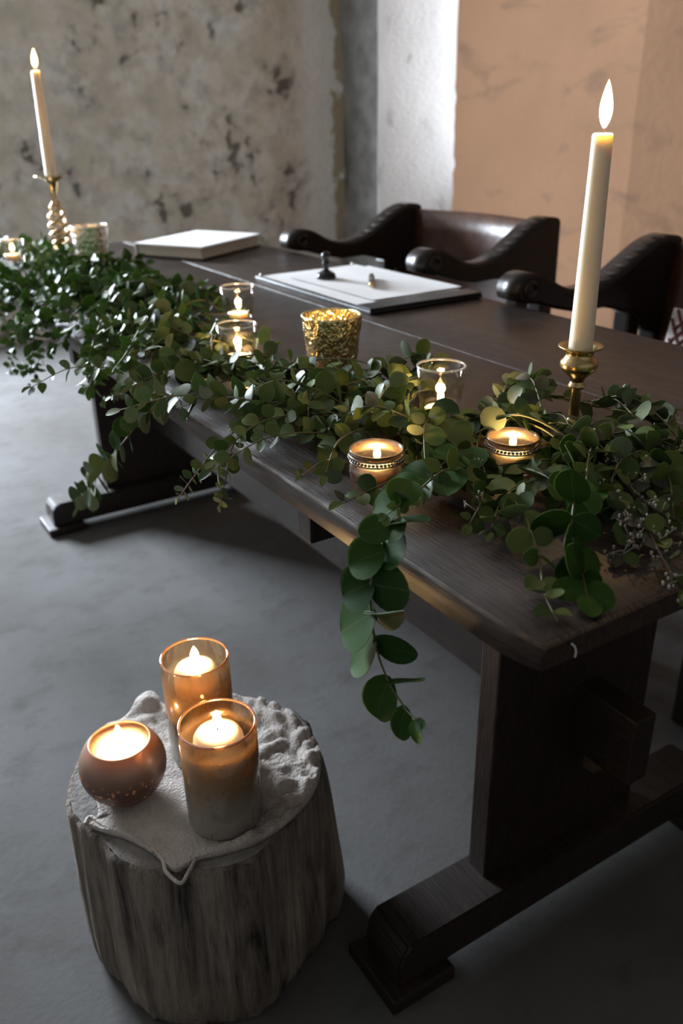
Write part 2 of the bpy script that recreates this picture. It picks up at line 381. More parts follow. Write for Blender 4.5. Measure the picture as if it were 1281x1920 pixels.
def tube(pts, r0, r1, seg=6, verts=None, faces=None):
    verts = [] if verts is None else verts; faces = [] if faces is None else faces
    n = len(pts); base = len(verts); prev = None
    for i, p in enumerate(pts):
        t = (pts[min(i+1, n-1)]-pts[max(i-1, 0)])
        t = t.normalized() if t.length > 1e-9 else Vector((0, 0, 1))
        ref = prev if prev is not None else (Vector((0, 0, 1)) if abs(t.z) < .9 else Vector((1, 0, 0)))
        s = (ref - t*ref.dot(t)); s = s.normalized() if s.length > 1e-6 else t.orthogonal().normalized()
        prev = s; q = t.cross(s); r = r0+(r1-r0)*i/(n-1)
        for k in range(seg): a = 2*pi*k/seg; verts.append(p+(s*math.cos(a)+q*math.sin(a))*r)
    for i in range(n-1):
        for k in range(seg):
            a = base+i*seg+k; b = base+i*seg+(k+1) % seg; faces.append((a, b, b+seg, a+seg))
    faces.append(tuple(range(base+seg-1, base-1, -1))); faces.append(tuple(range(base+(n-1)*seg, base+n*seg)))
    return verts, faces

# ------------------------------------------------------------------ the setting
def rect_wall(bm, P0, P1, z0, z1, th, nx=1, nz=1, rough=0, seed=0):
    """wall slab from P0 to P1 (xy); thickness to the right-hand side of P0->P1"""
    a = Vector((*P0, 0)); b = Vector((*P1, 0)); d = (b-a).normalized(); n = Vector((d.y, -d.x, 0))
    front = [[None]*(nz+1) for _ in range(nx+1)]
    for i in range(nx+1):
        for k in range(nz+1):
            p = a.lerp(b, i/nx); z = z0+(z1-z0)*k/nz
            off = noise.noise(Vector((p.x*2.1+seed, p.y*2.1, z*2.1)))*rough
            front[i][k] = bm.verts.new((p.x-n.x*off, p.y-n.y*off, z))
    for i in range(nx):
        for k in range(nz): bm.faces.new((front[i][k], front[i+1][k], front[i+1][k+1], front[i][k+1]))
    bk = [bm.verts.new((p.x+n.x*th, p.y+n.y*th, z)) for p in (a, b) for z in (z0, z1)]
    bm.faces.new((bk[0], bk[1], bk[3], bk[2]))
    bm.faces.new([front[0][k] for k in range(nz+1)]+[bk[1], bk[0]])
    bm.faces.new([front[nx][k] for k in range(nz, -1, -1)]+[bk[2], bk[3]])
    bm.faces.new([front[i][nz] for i in range(nx+1)]+[bk[3], bk[1]])
    bm.faces.new([front[i][0] for i in range(nx, -1, -1)]+[bk[0], bk[2]])
CEIL = 3.1
XF, YB, YL, XN = -4.75, 3.0, -2.6, 2.4
b = box_bm(XF-.4, XN+.3, YL-.3, YB+1.7, -.12, 0)
struct(bm_obj('floor', b, MAT['floor']))
struct(bm_obj('ceiling', box_bm(XF-.4, XN+.3, YL-.3, YB+1.7, CEIL, CEIL+.12), MAT['ceil']))
b = bmesh.new()                                   # far wall with the window opening, left of the picture
rect_wall(b, (XF, WIN_Y1), (XF, YB), 0, CEIL, -.35, 60, 60, .022)
rect_wall(b, (XF, YL), (XF, WIN_Y0), 0, CEIL, -.35)
rect_wall(b, (XF, WIN_Y0), (XF, WIN_Y1), 0, WIN_Z0, -.35)
rect_wall(b, (XF, WIN_Y0), (XF, WIN_Y1), WIN_Z1, CEIL, -.35)
bmesh.ops.recalc_face_normals(b, faces=b.faces[:])
struct(bm_obj('wall_far', b, MAT['plaster'], smooth=False))
fr = struct(bm_obj('window_1', box_bm(XF-.2, XF-.15, WIN_Y0, WIN_Y0+.05, WIN_Z0, WIN_Z1, .004), MAT['worn']))
for a in ((WIN_Y1-.05, WIN_Y1, WIN_Z0, WIN_Z1), (WIN_Y0+.05, WIN_Y1-.05, WIN_Z0, WIN_Z0+.05), (WIN_Y0+.05, WIN_Y1-.05, WIN_Z1-.05, WIN_Z1)):
    bm_obj('window_frame', box_bm(XF-.2, XF-.15, *a, .004), MAT['worn'], fr)
# side wall beyond the chairs: narrow return greyed for its shade, window bay, then the terracotta stretch that bends away
XA, XB = -4.385, -3.705
b = bmesh.new()
rect_wall(b, (XF-.35, YB), (XA-.001, YB), 0, CEIL, -.75, 10, 50, .02, 5)
bmesh.ops.recalc_face_normals(b, faces=b.faces[:])
struct(bm_obj('wall_return', b, MAT['shadep']))
b = bmesh.new()                                   # white splay of the bay, facing into the room
rect_wall(b, (XA+.016, YB+.9), (XA+.016, YB-.004), 0, CEIL, .015, 40, 90, .012, 9)
bmesh.ops.recalc_face_normals(b, faces=b.faces[:])
struct(bm_obj('wall_bay', b, MAT['white']))
struct(bm_obj('wall_bay_back', box_bm(XA-.3, XB+.3, YB+.9, YB+1.0, 0, CEIL), MAT['white']))
b = bmesh.new()
rect_wall(b, (XB, YB), (-2.56, YB), 0, CEIL, -.75, 40, 70, .012, 3)
for v in b.verts:
    if abs(v.co.x-XB) < 1e-4: v.co.x += .018*noise.noise(Vector((v.co.y, 2, v.co.z*16)))+.008*noise.noise(Vector((v.co.y, 7, v.co.z*45)))
rect_wall(b, (-2.56, YB), (XN, YB+1.3), 0, CEIL, -.75, 40, 30, .012, 3)
bmesh.ops.recalc_face_normals(b, faces=b.faces[:])
struct(bm_obj('wall_right', b, MAT['terra']))
struct(bm_obj('wall_left', box_bm(XF-.35, XN, YL-.2, YL, 0, CEIL), MAT['dim']))
struct(bm_obj('wall_near', box_bm(XN, XN+.2, YL-.2, YB+1.6, 0, CEIL), MAT['dim']))

# ------------------------------------------------------------------ trestle table
TT = .75
TX0, TX1, TY0, TY1, SEAM = -2.68, -.367, .389, 1.193, .879
table = thing('trestle_table', 'long dark oak refectory table with plank top and trestle ends', 'table', (-1.5, .79, 0))
def tpart(name, bm, mat): return bm_obj(name, bm, mat, table, loc=(1.5, -.79, 0))
def plank(y0, y1, z1, worn):
    b = bmesh.new(); nx = 154; x = lambda i: TX0+(TX1-.006-TX0)*i/(nx-3) if i <= nx-3 else TX1-.006+.003*(i-nx+3)-(.003 if i == nx else 0)
    sec = [(y0, TT-.026), (y0, z1-.0032), (y0+.0012, z1-.0010), (y0+.0032, z1), (y1-.003, z1), (y1, z1-.004), (y1, TT-.026)]
    rows = []
    for i in range(nx+1):
        r = []
        for j, (y, z) in enumerate(sec):
            xx = x(i); yy, zz = y, z
            if worn and j in (1, 2, 3):
                k = noise.noise(Vector((xx*14, 3, 0)))+.6*noise.noise(Vector((xx*45, 8, 0)))
                yy += max(0, .0022*(k+.5)) if j < 3 else .002*k; zz -= max(0, .0012*(k+.3))
            if worn and xx > TX1-.05:                      # rounded, chipped near corner
                q = (xx-(TX1-.05))/.05
                if j <= 3: yy += .010*q*q; zz -= (.004*q*q if j else 0)
            if j in (1, 2, 3, 4, 5):
                k = noise.noise(Vector((yy*30, 5, 0)))+.6*noise.noise(Vector((yy*90, 2, 0)))
                if i == nx-1: zz -= .0008+.0006*k
                if i == nx: zz -= .0035+.0012*k; xx += .001*k-.0005
            elif i == nx: pass
            r.append(b.verts.new((xx, yy, zz)))
        rows.append(r)
    for i in range(nx):
        for j in range(len(sec)-1):
            f = b.faces.new((rows[i][j], rows[i+1][j], rows[i+1][j+1], rows[i][j+1])); f.smooth = True
            if (worn and j in (1, 2)) or i >= nx-2 and j in (1, 2, 3, 4): f.material_index = 1
        b.faces.new((rows[i][-1], rows[i+1][-1], rows[i+1][0], rows[i][0]))
    b.faces.new(rows[0]); b.faces.new(rows[-1][::-1]); bmesh.ops.recalc_face_normals(b, faces=b.faces[:])
    return b
tpart('top_plank', plank(TY0, SEAM-.001, TT, True), [MAT['wood'], MAT['worn']])
tpart('top_plank', plank(SEAM+.001, TY1, TT-.0008, False), [MAT['wood'], MAT['worn']])
def trestle(xo):
    """xo: outer face x of the foot; body runs towards -x"""
    b = box_bm(xo-.070, xo-.034, .637, .945, .088, TT-.026, .003); tpart('trestle_panel', b, MAT['woodv'])
    # foot: beam with sloped, rounded noses
    b = bmesh.new(); y0, y1 = .462, 1.120; z0, z1 = .022, .092
    prof = [(y0, z0), (y0, z1-.030), (y0+.006, z1-.012), (y0+.018, z1), (y1-.018, z1), (y1-.006, z1-.012), (y1, z1-.030), (y1, z0)]
    A = [b.verts.new((xo, y, z)) for y, z in prof]; B = [b.verts.new((xo-.082, y, z)) for y, z in prof]
    b.faces.new(A); b.faces.new(B[::-1])
    for i in range(len(prof)): j = (i+1) % len(prof); b.faces.new((A[i], A[j], B[j], B[i]))
    bmesh.ops.recalc_face_normals(b, faces=b.faces[:])
    bmesh.ops.bevel(b, geom=b.edges[:], offset=.004, segments=2, affect='EDGES')
    tpart('foot', b, MAT['wood2'])
    for ya, yb in ((y0-.020, y0+.085), (y1-.085, y1+.020)):
        tpart('foot_pad', box_bm(xo-.098, xo+.016, ya, yb, 0, .024, .004), MAT['wood2'])
    tpart('top_bearer', box_bm(xo-.085, xo-.02, .47, 1.11, TT-.07, TT-.0262, .003), MAT['wood2'])
trestle(-.622); trestle(-2.33)
tpart('stretcher', box_bm(-2.46, -.556, .792, .832, .262, .372, .004), MAT['wood2'])
tpart('tusk_wedge', box_bm(-.640, -.618, .798, .826, .235, .262, .003), MAT['worn'])
for xa in (-.745, -1.62):
    tpart('drawer_runner', box_bm(xa, xa+.030, .402, 1.15, TT-.070, TT-.0262, .002), MAT['woodv'])

# ------------------------------------------------------------------ armchairs behind the table
def chair(xr, y0, name_label, rz=0, W=.47):
    """xr = outer x of the arm on the +x side; the other arm .47 further towards -x"""
    root = thing('armchair', name_label, 'chair', (xr-.26, y0+.3, 0), rz)
    L = Vector((-(xr-.26), -(y0+.3), 0))
    top = [(.004, .764), (0.0, .776), (.001, .788), (.007, .799), (.018, .807), (.033, .811), (.05, .811), (.068, .807), (.088, .798), (.13, .777), (.18, .765), (.23, .766), (.28, .783), (.33, .810), (.38, .836), (.42, .848), (.455, .850), (.475, .842)]
    bot = [(.478, .62), (.40, .655), (.34, .700), (.25, .722), (.17, .722), (.11, .736), (.06, .752), (.02, .758)]
    for xi in (xr, xr-W):
        b = bmesh.new(); poly = [(q.y, q.z) for q in catmull([(0, a_, c_) for a_, c_ in top], 3)]+bot
        A = [b.verts.new((xi, y0+y, z)) for y, z in poly]; B = [b.verts.new((xi-.068, y0+y, z)) for y, z in poly]
        b.faces.new(A); b.faces.new(B[::-1])
        for i in range(len(poly)): j = (i+1) % len(poly); b.faces.new((A[i], A[j], B[j], B[i])).smooth = True
        bmesh.ops.recalc_face_normals(b, faces=b.faces[:])
        es = [e for e in b.edges if abs(e.verts[0].co.x-e.verts[1].co.x) < 1e-6]
        bmesh.ops.bevel(b, geom=es, offset=.006, segments=2, affect='EDGES')
        arm = bm_obj('arm', b, MAT['chair'], root, loc=L)
        # carved leaf scales along the rising back of the arm
        for k in range(7):
            t = .265+k*.026; y = t; i = max(j for j in range(len(top)) if top[j][0] <= t); a, c = top[i], top[i+1]
            z = a[1]+(c[1]-a[1])*(t-a[0])/(c[0]-a[0]); sl = math.atan2(c[1]-a[1], c[0]-a[0])
            v, f = lathe([(0, .0032), (.010, .0024), (.016, 0)], 10)
            o = mesh_obj('carving', v, f, MAT['chair'], arm, True, (xi-.029, y0+y, z-.0005)); o.rotation_euler = (sl, 0, 0); o.scale = (1.2, .75, 1)
        v, f = lathe([(.019, 0), (.019, .003), (.011, .0045), (.010, .002), (0, .003)], 20)      # scroll roundel on the knob
        o = mesh_obj('roundel', v, f, MAT['chair'], arm, True, (xi-.0005, y0+.034, .782)); o.rotation_euler = (0, pi/2, 0)
        # front support post and rear stile
        bm_obj('front_leg', box_bm(xi-.052, xi-.008, y0+.10, y0+.145, 0, .738, .006), MAT['chair'], root, loc=L) if False else None
        bm_obj('arm_post', box_bm(xi-.050, xi-.010, y0+.335, y0+.375, .43, .70, .005), MAT['chair'], root, loc=L)
        bm_obj('rear_leg', box_bm(xi-.052, xi-.006, y0+.425, y0+.472, 0, .66, .006), MAT['chair'], root, loc=L)
        bm_obj('front_leg', box_bm(xi-.052, xi-.006, y0+.09, y0+.136, 0, .45, .006), MAT['chair'], root, loc=L)
        bm_obj('side_rail', box_bm(xi-.046, xi-.012, y0+.136, y0+.425, .36, .43, .004), MAT['chair'], root, loc=L)
    bm_obj('seat', box_bm(xr-W-.05, xr-.008, y0+.08, y0+.44, .43, .475, .012, 3), MAT['leather'], root, loc=L)
    # hollow leather back
    b = bmesh.new(); n = 14; V = {}
    for s in (0, 1):
        for i in range(n+1):
            for k in range(7):
                u = i/n; y = y0+.425+.040*math.sin(u*pi)+.018*s; x = xr-W-.002+u*(W-.058)
                z = .50+.335*k/6 + 0
                V[s, i, k] = b.verts.new((x, y+.02*k/6, z))
    for i in range(n):
        for k in range(6):
            for s in (0, 1): b.faces.new((V[s, i, k], V[s, i+1, k], V[s, i+1, k+1], V[s, i, k+1])).smooth = True
        for k in (0, 6): b.faces.new((V[0, i, k], V[0, i+1, k], V[1, i+1, k], V[1, i, k]))
    for k in range(6):
        for i in (0, n): b.faces.new((V[0, i, k], V[0, i, k+1], V[1, i, k+1], V[1, i, k]))
    bmesh.ops.recalc_face_normals(b, faces=b.faces[:]); bm_obj('leather_back', b, MAT['leather'], root, loc=L)
    return root
chair(-1.615, 1.185, 'black carved armchair with brown leather back, beside the white window splay', .10, .52)
chair(-.757, 1.165, 'black carved armchair with scrolled arm ends, nearer the tall brass candlestick')
# latticed cushion on the second chair
cu = thing('cushion', 'pale cushion with dark red diamond lattice on the armchair behind the brass candlestick', 'cushion', (-.99, 1.50, .475))
cu.rotation_euler = (math.radians(-12), 0, 0)
b = bmesh.new()
for s in (-1, 1):
    g = {}
    for i in range(9):
        for k in range(9):
            u, v = i/8*2-1, k/8*2-1; th = .038*(1-u**4)*(1-v**4)+.004
            g[i, k] = b.verts.new((u*.17, s*th, .125+v*.122))
    for i in range(8):
        for k in range(8): b.faces.new((g[i, k], g[i+1, k], g[i+1, k+1], g[i, k+1])).smooth = True
bmesh.ops.recalc_face_normals(b, faces=b.faces[:]); bm_obj('cover', b, MAT['pale'], cu)
for sgn in (-1, 1):
    for k in range(-9, 10):
        pts = []
        for j in range(13):
            v = -1+j/6; u = (k*.17 + sgn*v*.75)
            if abs(u) > .97: continue
            vv = v*.97; pts.append(Vector((u*.17, -(.038*(1-u**4)*(1-vv**4)+.0055), .125+vv*.122)))
        if len(pts) > 2: mesh_obj('lattice_cord', *tube(pts, .0032, .0032, 5), MAT['red'], cu, True)

# ------------------------------------------------------------------ stump, cloth
SX, SY, SH = -.876, .296, .285
stump = thing('tree_stump', 'weathered grey tree stump used as a low candle stand', 'stump', (SX, SY, 0))
def srad(a, z):
    r = .172+.012*math.cos(a-2.2)+.006*math.cos(3*a+1)+.004*math.cos(7*a)+.003*noise.noise(Vector((math.cos(a)*9, math.sin(a)*9, z*3)))
    fl = math.exp(-((math.atan2(math.sin(a-1.25), math.cos(a-1.25)))/.28)**2)        # buttress flare on one side
    g = math.exp(-((math.atan2(math.sin(a-.92), math.cos(a-.92)))/.07)**2)
    r += fl*.030*(1-z/SH)**.6 - g*.014*(1-.4*z/SH)
    return r + .006*(1-z/SH) - .010*math.exp(-z/.02)
N = 160; zs = [0, .012, .04, .08, .12, .16, .20, .24, .268, .280, .2845]
vv, ff = [], []
for z in zs:
    for i in range(N):
        a = 2*pi*i/N; r = srad(a, z)+.0028*noise.noise(Vector((math.cos(a)*30, math.sin(a)*30, z*6)))-(0 if z < .28 else (z-.28)*1.3)
        vv.append((r*math.cos(a), r*math.sin(a), z))
for k in range(len(zs)-1):
    for i in range(N): j = (i+1) % N; ff.append((k*N+i, k*N+j, (k+1)*N+j, (k+1)*N+i))
ff.append(tuple(range(N-1, -1, -1)))
mesh_obj('trunk', vv, ff, MAT['bark'], stump, True)
vv, ff = [(0, 0, SH)], []
for q in range(1, 9):
    for i in range(N):
        a = 2*pi*i/N; r = (srad(a, .2845)-.0058)*q/8
        vv.append((r*math.cos(a), r*math.sin(a), SH-(.0005 if q == 8 else 0)))
for i in range(N):
    j = (i+1) % N; ff.append((0, 1+i, 1+j))
    for q in range(7): ff.append((1+q*N+i, 1+(q+1)*N+i, 1+(q+1)*N+j, 1+q*N+j))
mesh_obj('cut_face', vv, ff, MAT['cut'], stump, True)

outline = [(162, 1546), (196, 1560), (232, 1570), (262, 1585), (290, 1602), (312, 1622), (330, 1632), (352, 1622), (372, 1610), (420, 1600), (480, 1580), (540, 1540), (585, 1490), (602, 1440), (592, 1395), (560, 1355), (515, 1325), (470, 1312), (420, 1306), (360, 1318), (312, 1325), (290, 1304), (262, 1312), (238, 1345), (200, 1365), (165, 1400), (152, 1450), (178, 1495), (184, 1530)]
opts = [onz(x, y, SH+.004)-Vector((SX, SY, 0)) for x, y in outline]
oc = catmull(opts+[opts[0]], 8)[:-1]; n = len(oc); ctr = Vector((0.0, -.01, 0)); vv, ff = [], []
Q = 34
for q in range(Q+1):
    s = q/Q
    for i, p in enumerate(oc):
        x = ctr.x+(p.x-ctr.x)*s; y = ctr.y+(p.y-ctr.y)*s
        wx, wy = x+SX, y+SY
        back = max(0, min(1, (-(x*.85-y*.53)+.02)/.16))          # rougher folds on the far side
        right = max(0, min(1, (x*.53+y*.85-.03)/.09))
        rr = max(back*.4, right)
        h = .0022+.0030*abs(noise.noise(Vector((x*22, y*22, 1))))+rr*.021*abs(noise.noise(Vector((x*38, y*38, 4))))*math.sin(min(1, s)*pi*.5)
        h += rr*.010*abs(noise.noise(Vector((x*80, y*80, 9))))
        h *= 1 if s < .97 else .8
        if s > .8: h += (s-.8)/.2*(.004+.005*max(0, noise.noise(Vector((x*40, y*40, 2)))))
        kk = Vector((wx, wy, 0)) - onz(278, 1315, SH+.01).xy.to_3d()      # lump standing up behind the copper bowl
        h += .012*math.exp(-(kk.length/.014)**2)
        # flat where candles stand
        for cx, cy, cr in ((-.864-.016, .2+.012, .040), (-.787, .298, .047), (-.905, .327, .047)):
            d = math.hypot(wx-cx, wy-cy)
            if d < cr+.012: h = min(h, .0028) if d < cr else min(h, .0028+(d-cr)/.012*.02)
        vv.append((x, y, SH+.0006+h))
base = len(vv)
for i, p in enumerate(oc): vv.append((p.x*1.0, p.y, SH+.0008))
for q in range(Q):
    for i in range(n):
        j = (i+1) % n; ff.append((q*n+i, (q+1)*n+i, (q+1)*n+j, q*n+j))
for i in range(n): j = (i+1) % n; ff.append((Q*n+i, base+i, base+j, Q*n+j))
ff.append(tuple(base+i for i in range(n-1, -1, -1)))
clo = thing('linen_cloth', 'crumpled frayed linen cloth spread over the stump under the candles', 'cloth', (SX, SY, SH))
mesh_obj('cloth_sheet', vv, ff, MAT['cloth'], clo, True, (0, 0, -SH))
fr_px = [[(285, 1590), (305, 1612), (312, 1635), (338, 1656), (352, 1638), (366, 1612)], [(160, 1546), (170, 1532), (200, 1552), (250, 1570), (288, 1598)]]
for pp in fr_px:
    mesh_obj('frayed_edge', *tube(catmull([onz(x, y, SH+.006)-Vector((SX, SY, SH)) for x, y in pp], 6), .0028, .0022, 6), MAT['cloth'], clo, True)

# ------------------------------------------------------------------ candles
def flame_mesh(h, r):
    pr = [(0, 0), (.35, .06), (.72, .17), (.95, .30), (1, .40), (.93, .53), (.74, .68), (.48, .82), (.22, .93), (0, 1)]
    return lathe([(a*r, z*h) for a, z in pr], 20)
def light(loc, energy, rad=.012):
    l = bpy.data.lights.new('candle_light', 'POINT'); l.energy = energy*2.0; l.color = (1, .60, .24); l.shadow_soft_size = rad
    o = bpy.data.objects.new('candle_light', l); COL.objects.link(o); o.location = loc; return o
def wick_flame(root, z, h, r, lean=0, az=0, e=.5):
    mesh_obj('wick', *tube([Vector((0, 0, z-.002)), Vector((.0004, 0, z+.004)), Vector((.001, .0006, z+.009))], .0009, .0007, 6), MAT['wick'], root, True)
    f = mesh_obj('flame', *flame_mesh(h, r), MAT['flame'], root, True, (.0006, .0003, z+.0045))
    f.rotation_euler = (lean*math.sin(az), lean*math.cos(az), 0)
    lo = light((0, 0, z+.0045+h*.45), e, max(.006, r*1.0)); lo.parent = root
def taper(base, length, r0, r1, lean_v, label, e, fh=.052, fr=.0082, tilt=0):
    t = thing('taper_candle', label, 'candle', base); t.rotation_euler = lean_v
    pr = [(0, 0), (r0*.97, 0), (r0, .002)]+[(r0+(r1-r0)*k/8, length*k/8) for k in range(1, 8)]+[(r1+.0002, length-.0025), (r1-.0008, length-.0005), (r1*.75, length), (r1*.3, length-.0018), (0, length-.002)]
    mesh_obj('wax', *lathe(pr, 40), MAT['wax'], t, True)
    wick_flame(t, length-.002, fh, fr, tilt, 0, e); return t
def tealight(base, r, h, label, e, fh=.025, fr=.0044, group='tealights in the clear votives'):
    t = thing('tealight', label, 'candle', base, 0, group)
    mesh_obj('cup', *lathe([(0, 0), (r, 0), (r+.0004, h), (r-.0004, h), (r-.0006, .001), (0, .0008)], 32), MAT['glass'], t, True)
    mesh_obj('wax', *lathe([(0, .001), (r-.001, .001), (r-.001, h-.0025), (r*.6, h-.0035), (0, h-.004)], 32), MAT['waxw'], t, True)
    wick_flame(t, h-.004, fh, fr, 0, 0, e); return t
def glass_shell(name, ro, h, th, mat, label, cat, loc, group=None, base=.004, seg=48, rim=None):
    """ro: list of (z-fraction, outer radius)"""
    outer = [(0, 0)]+[(r, z*h) for z, r in ro]
    inner = [(max(r-th, 0), max(z*h, base)) for z, r in ro][::-1]
    rimz = h+th*.5; rm = ro[-1][1]-th*.5
    o = thing(name, label, cat, loc, 0, group)
    mesh_obj('glass_wall', *lathe(outer+[(rm, h)]+inner+[(0, base)], seg), mat, o, True)
    n = 10; rr = th*.62
    mesh_obj('rim', *lathe([(rm+rr*math.cos(2*pi*k/n), h+rr*math.sin(2*pi*k/n)) for k in range(n)], seg, True), rim or MAT['rimglass'], o, True)
    return o

# tall brass candlestick with its taper
p = onz(1072, 815, TT); SB = Vector((p.x, p.y, TT))
st = thing('brass_candlestick', 'polished brass candlestick with turned cup, standing among the eucalyptus', 'candlestick', SB)
mesh_obj('base', *lathe([(0, 0), (.034, 0), (.035, .003), (.030, .006), (.016, .010), (.010, .016), (.0065, .022)], 40), MAT['brass'], st, True)
mesh_obj('stem', *lathe([(.0065, .020), (.0060, .04), (.0058, .058)], 24), MAT['brass'], st, True)
mesh_obj('collar', *lathe([(.0058, .057), (.0098, .0585), (.0104, .0605), (.0085, .0635), (.0078, .066)], 32), MAT['brass'], st, True)
mesh_obj('cup', *lathe([(.0078, .0655), (.0090, .070), (.0150, .0755), (.0195, .080), (.0213, .0845), (.0208, .0865), (.0213, .088), (.0185, .092), (.0155, .0955), (.0150, .099), (.0175, .1025), (.0240, .1055), (.0252, .1065), (.0248, .108), (.0200, .1055), (.0150, .1035), (.0146, .09), (0, .089)], 48), MAT['brass'], st, True)
taper(SB+Vector((0, 0, .0905)), .238, .0138, .0106, (0, 0, 0), 'tall ivory taper candle burning in the turned brass candlestick', .45, .047, .0068)
# twisted candlestick at the far end
p = ond(96, 330, 2.17); FB = Vector((p.x, p.y, TT)); CH = p.z-TT
st = thing('twisted_candlestick', 'open twisted gold candlestick at the far end of the table', 'candlestick', FB)
mesh_obj('base', *lathe([(0, 0), (.045, 0), (.046, .004), (.034, .009), (.018, .016), (.012, .024), (0, .026)], 40), MAT['oldgold'], st, True)
for k in range(3):
    pts = []
    for i in range(61):
        u = i/60; a = 2*pi*k/3+u*2*pi*1.9; r = .006+.016*math.sin(u*pi)**.8
        pts.append(Vector((r*math.cos(a), r*math.sin(a), .020+u*(CH-.020-.062))))
    mesh_obj('twist_strand', *tube(pts, .0062, .0050, 8), MAT['oldgold'], st, True)
mesh_obj('cup', *lathe([(.007, CH-.068), (.0075, CH-.055), (.011, CH-.035), (.016, CH-.016), (.021, CH-.007), (.041, CH-.001), (.042, CH+.001), (.040, CH+.002), (.018, CH-.003), (.013, CH-.012), (0, CH-.013)], 40), MAT['oldgold'], st, True)
tp = taper(FB+Vector((0, 0, CH-.012)), .250, .0142, .0098, (0, 0, 0), 'ivory taper candle burning in the twisted gold candlestick', .3, .046, .0068, .18)

# clear votives
def votive(x, y, r0, r1, h, label, tl_label, lift=0, e=.1):
    p = onz(x, y, TT+lift); q = Vector((p.x, p.y, TT+lift))
    glass_shell('votive_glass', [(0, r0*.96), (.02, r0), (.3, r0+(r1-r0)*.3), (.7, r0+(r1-r0)*.7), (1, r1)], h, .0024, MAT['glass'], label, 'candle holder', q, 'clear glass votives along the garland', .006)
    tealight(q+Vector((0, 0, .0062)), .0190, .016, tl_label, e)
    return (q.x, q.y, r1, h)
HOLD = []
HOLD.append(votive(824, 792, .0235, .0300, .072, 'clear glass votive beside the brass candlestick', 'tealight burning in the votive nearest the brass candlestick', .002, .20))
HOLD.append(votive(449, 690, .0240, .0305, .066, 'clear glass votive in the leaves beside the gold mercury votive', 'tealight burning in the votive beside the gold mercury holder', .004, .20))
HOLD.append(votive(449, 606, .0250, .0310, .066, 'clear glass votive standing closer to the black register folder', 'tealight burning in the votive next to the black register folder', .004, .18))
HOLD.append(votive(27, 492, .0250, .0310, .050, 'clear glass votive sunk in the dense foliage by the twisted candlestick', 'tealight burning deep in the dense foliage by the twisted candlestick', .032, .10))
# mercury glass votives
def merc(x, y, r0, r1, h, mat, label, tl, e, lift=0):
    p = onz(x, y, TT+lift); q = Vector((p.x, p.y, TT+lift))
    seg, rows = 56, 30; prof = []
    vv, ff = [], []
    for s in (0, 1):
        for k in range(rows+1):
            u = k/rows; R = r0+(r1-r0)*u-(0 if s == 0 else .003)
            for i in range(seg):
                a = 2*pi*i/seg; rr = R
                if s == 0 and u < .95: rr += .0016*noise.noise(Vector((math.cos(a)*5, math.sin(a)*5, u*3+x)))+.0012*noise.noise(Vector((math.cos(a)*13, math.sin(a)*13, u*7)))
                vv.append((rr*math.cos(a), rr*math.sin(a), max(u*h, .005 if s else 0)))
    m = (rows+1)*seg
    for k in range(rows):
        for i in range(seg):
            j = (i+1) % seg; a, b_, c, d = k*seg+i, k*seg+j, (k+1)*seg+j, (k+1)*seg+i
            ff.append((a, b_, c, d)); ff.append((m+a, m+d, m+c, m+b_))
    for i in range(seg): j = (i+1) % seg; ff.append((rows*seg+i, rows*seg+j, m+rows*seg+j, m+rows*seg+i))
    ff.append(tuple(range(seg-1, -1, -1))); ff.append(tuple(m+i for i in range(seg)))
    o = mesh_obj('mercury_votive', vv, ff, mat, None, True, q); tag(o, label, 'candle holder')
    tealight(q+Vector((0, 0, .0055)), .019, .016, tl, e, group='tealights in the mercury votives')
    HOLD.append((q.x, q.y, r1, h))
merc(624, 700, .0335, .0440, .088, MAT['goldmerc'], 'gold crackled mercury glass votive in the middle of the table', 'tealight glowing inside the gold mercury votive', .6)
merc(175, 490, .0360, .0455, .085, MAT['silvmerc'], 'silver crackled mercury glass votive at the far end of the table', 'tealight glowing inside the silver mercury votive', .4, .028)
# low round jars with a beaded collar
def jar(x, y, label, tl):
    p = onz(x, y, TT); q = Vector((p.x, p.y, TT))
    root = thing('tealight_jar', label, 'candle holder', q)
    pr = [(0, 0), (.020, 0), (.0235, .003), (.0275, .010), (.0290, .017), (.0285, .023), (.0265, .028), (.0255, .031), (.0262, .036), (.0275, .0385), (.0282, .0400), (.0276, .0410), (.0262, .0398), (.0246, .035), (.0242, .031), (.0255, .027), (.0272, .022), (.0276, .017), (.0262, .011), (.0222, .005), (0, .004)]
    mesh_obj('glass_body', *lathe(pr, 56), MAT['jarglass'], root, True)
    mesh_obj('metal_lining', *lathe([(.0240, .0318), (.0252, .0365), (.0266, .0395)], 56), MAT['brass'], root, True)
    v, f = [], []
    ring = [Vector((.0278*math.cos(2*pi*i/48), .0278*math.sin(2*pi*i/48), .0315)) for i in range(49)]
    for dz in (0.0028, -.0028):
        tube([r+Vector((0, 0, dz)) for r in ring], .0009, .0009, 6, v, f)
    mesh_obj('collar_wire', v, f, MAT['steel'], root, True)
    bead = None
    for k in range(44):
        a = 2*pi*k/44
        if bead is None:
            bv, bf = lathe([(0, -.0018), (.0016, -.0009), (.0018, 0), (.0016, .0009), (0, .0018)], 8)
            bead = mesh_obj('bead', bv, bf, MAT['steel'], root, True)
            o = bead
        else: o = bead.copy(); COL.objects.link(o); o.parent = root
        o.location = (.0282*math.cos(a), .0282*math.sin(a), .0315)
    tealight(q+Vector((0, 0, .0070)), .0205, .0175, tl, .13, .022, .0040, 'tealights in the beaded jars')
    HOLD.append((q.x, q.y, .030, .042))
jar(706, 908, 'round glass jar with beaded metal collar at the front edge of the table', 'tealight burning in the beaded jar at the table front edge')
jar(957, 884, 'round glass jar with beaded metal collar nested among leaves by the brass candlestick', 'tealight burning in the beaded jar nested by the brass candlestick')
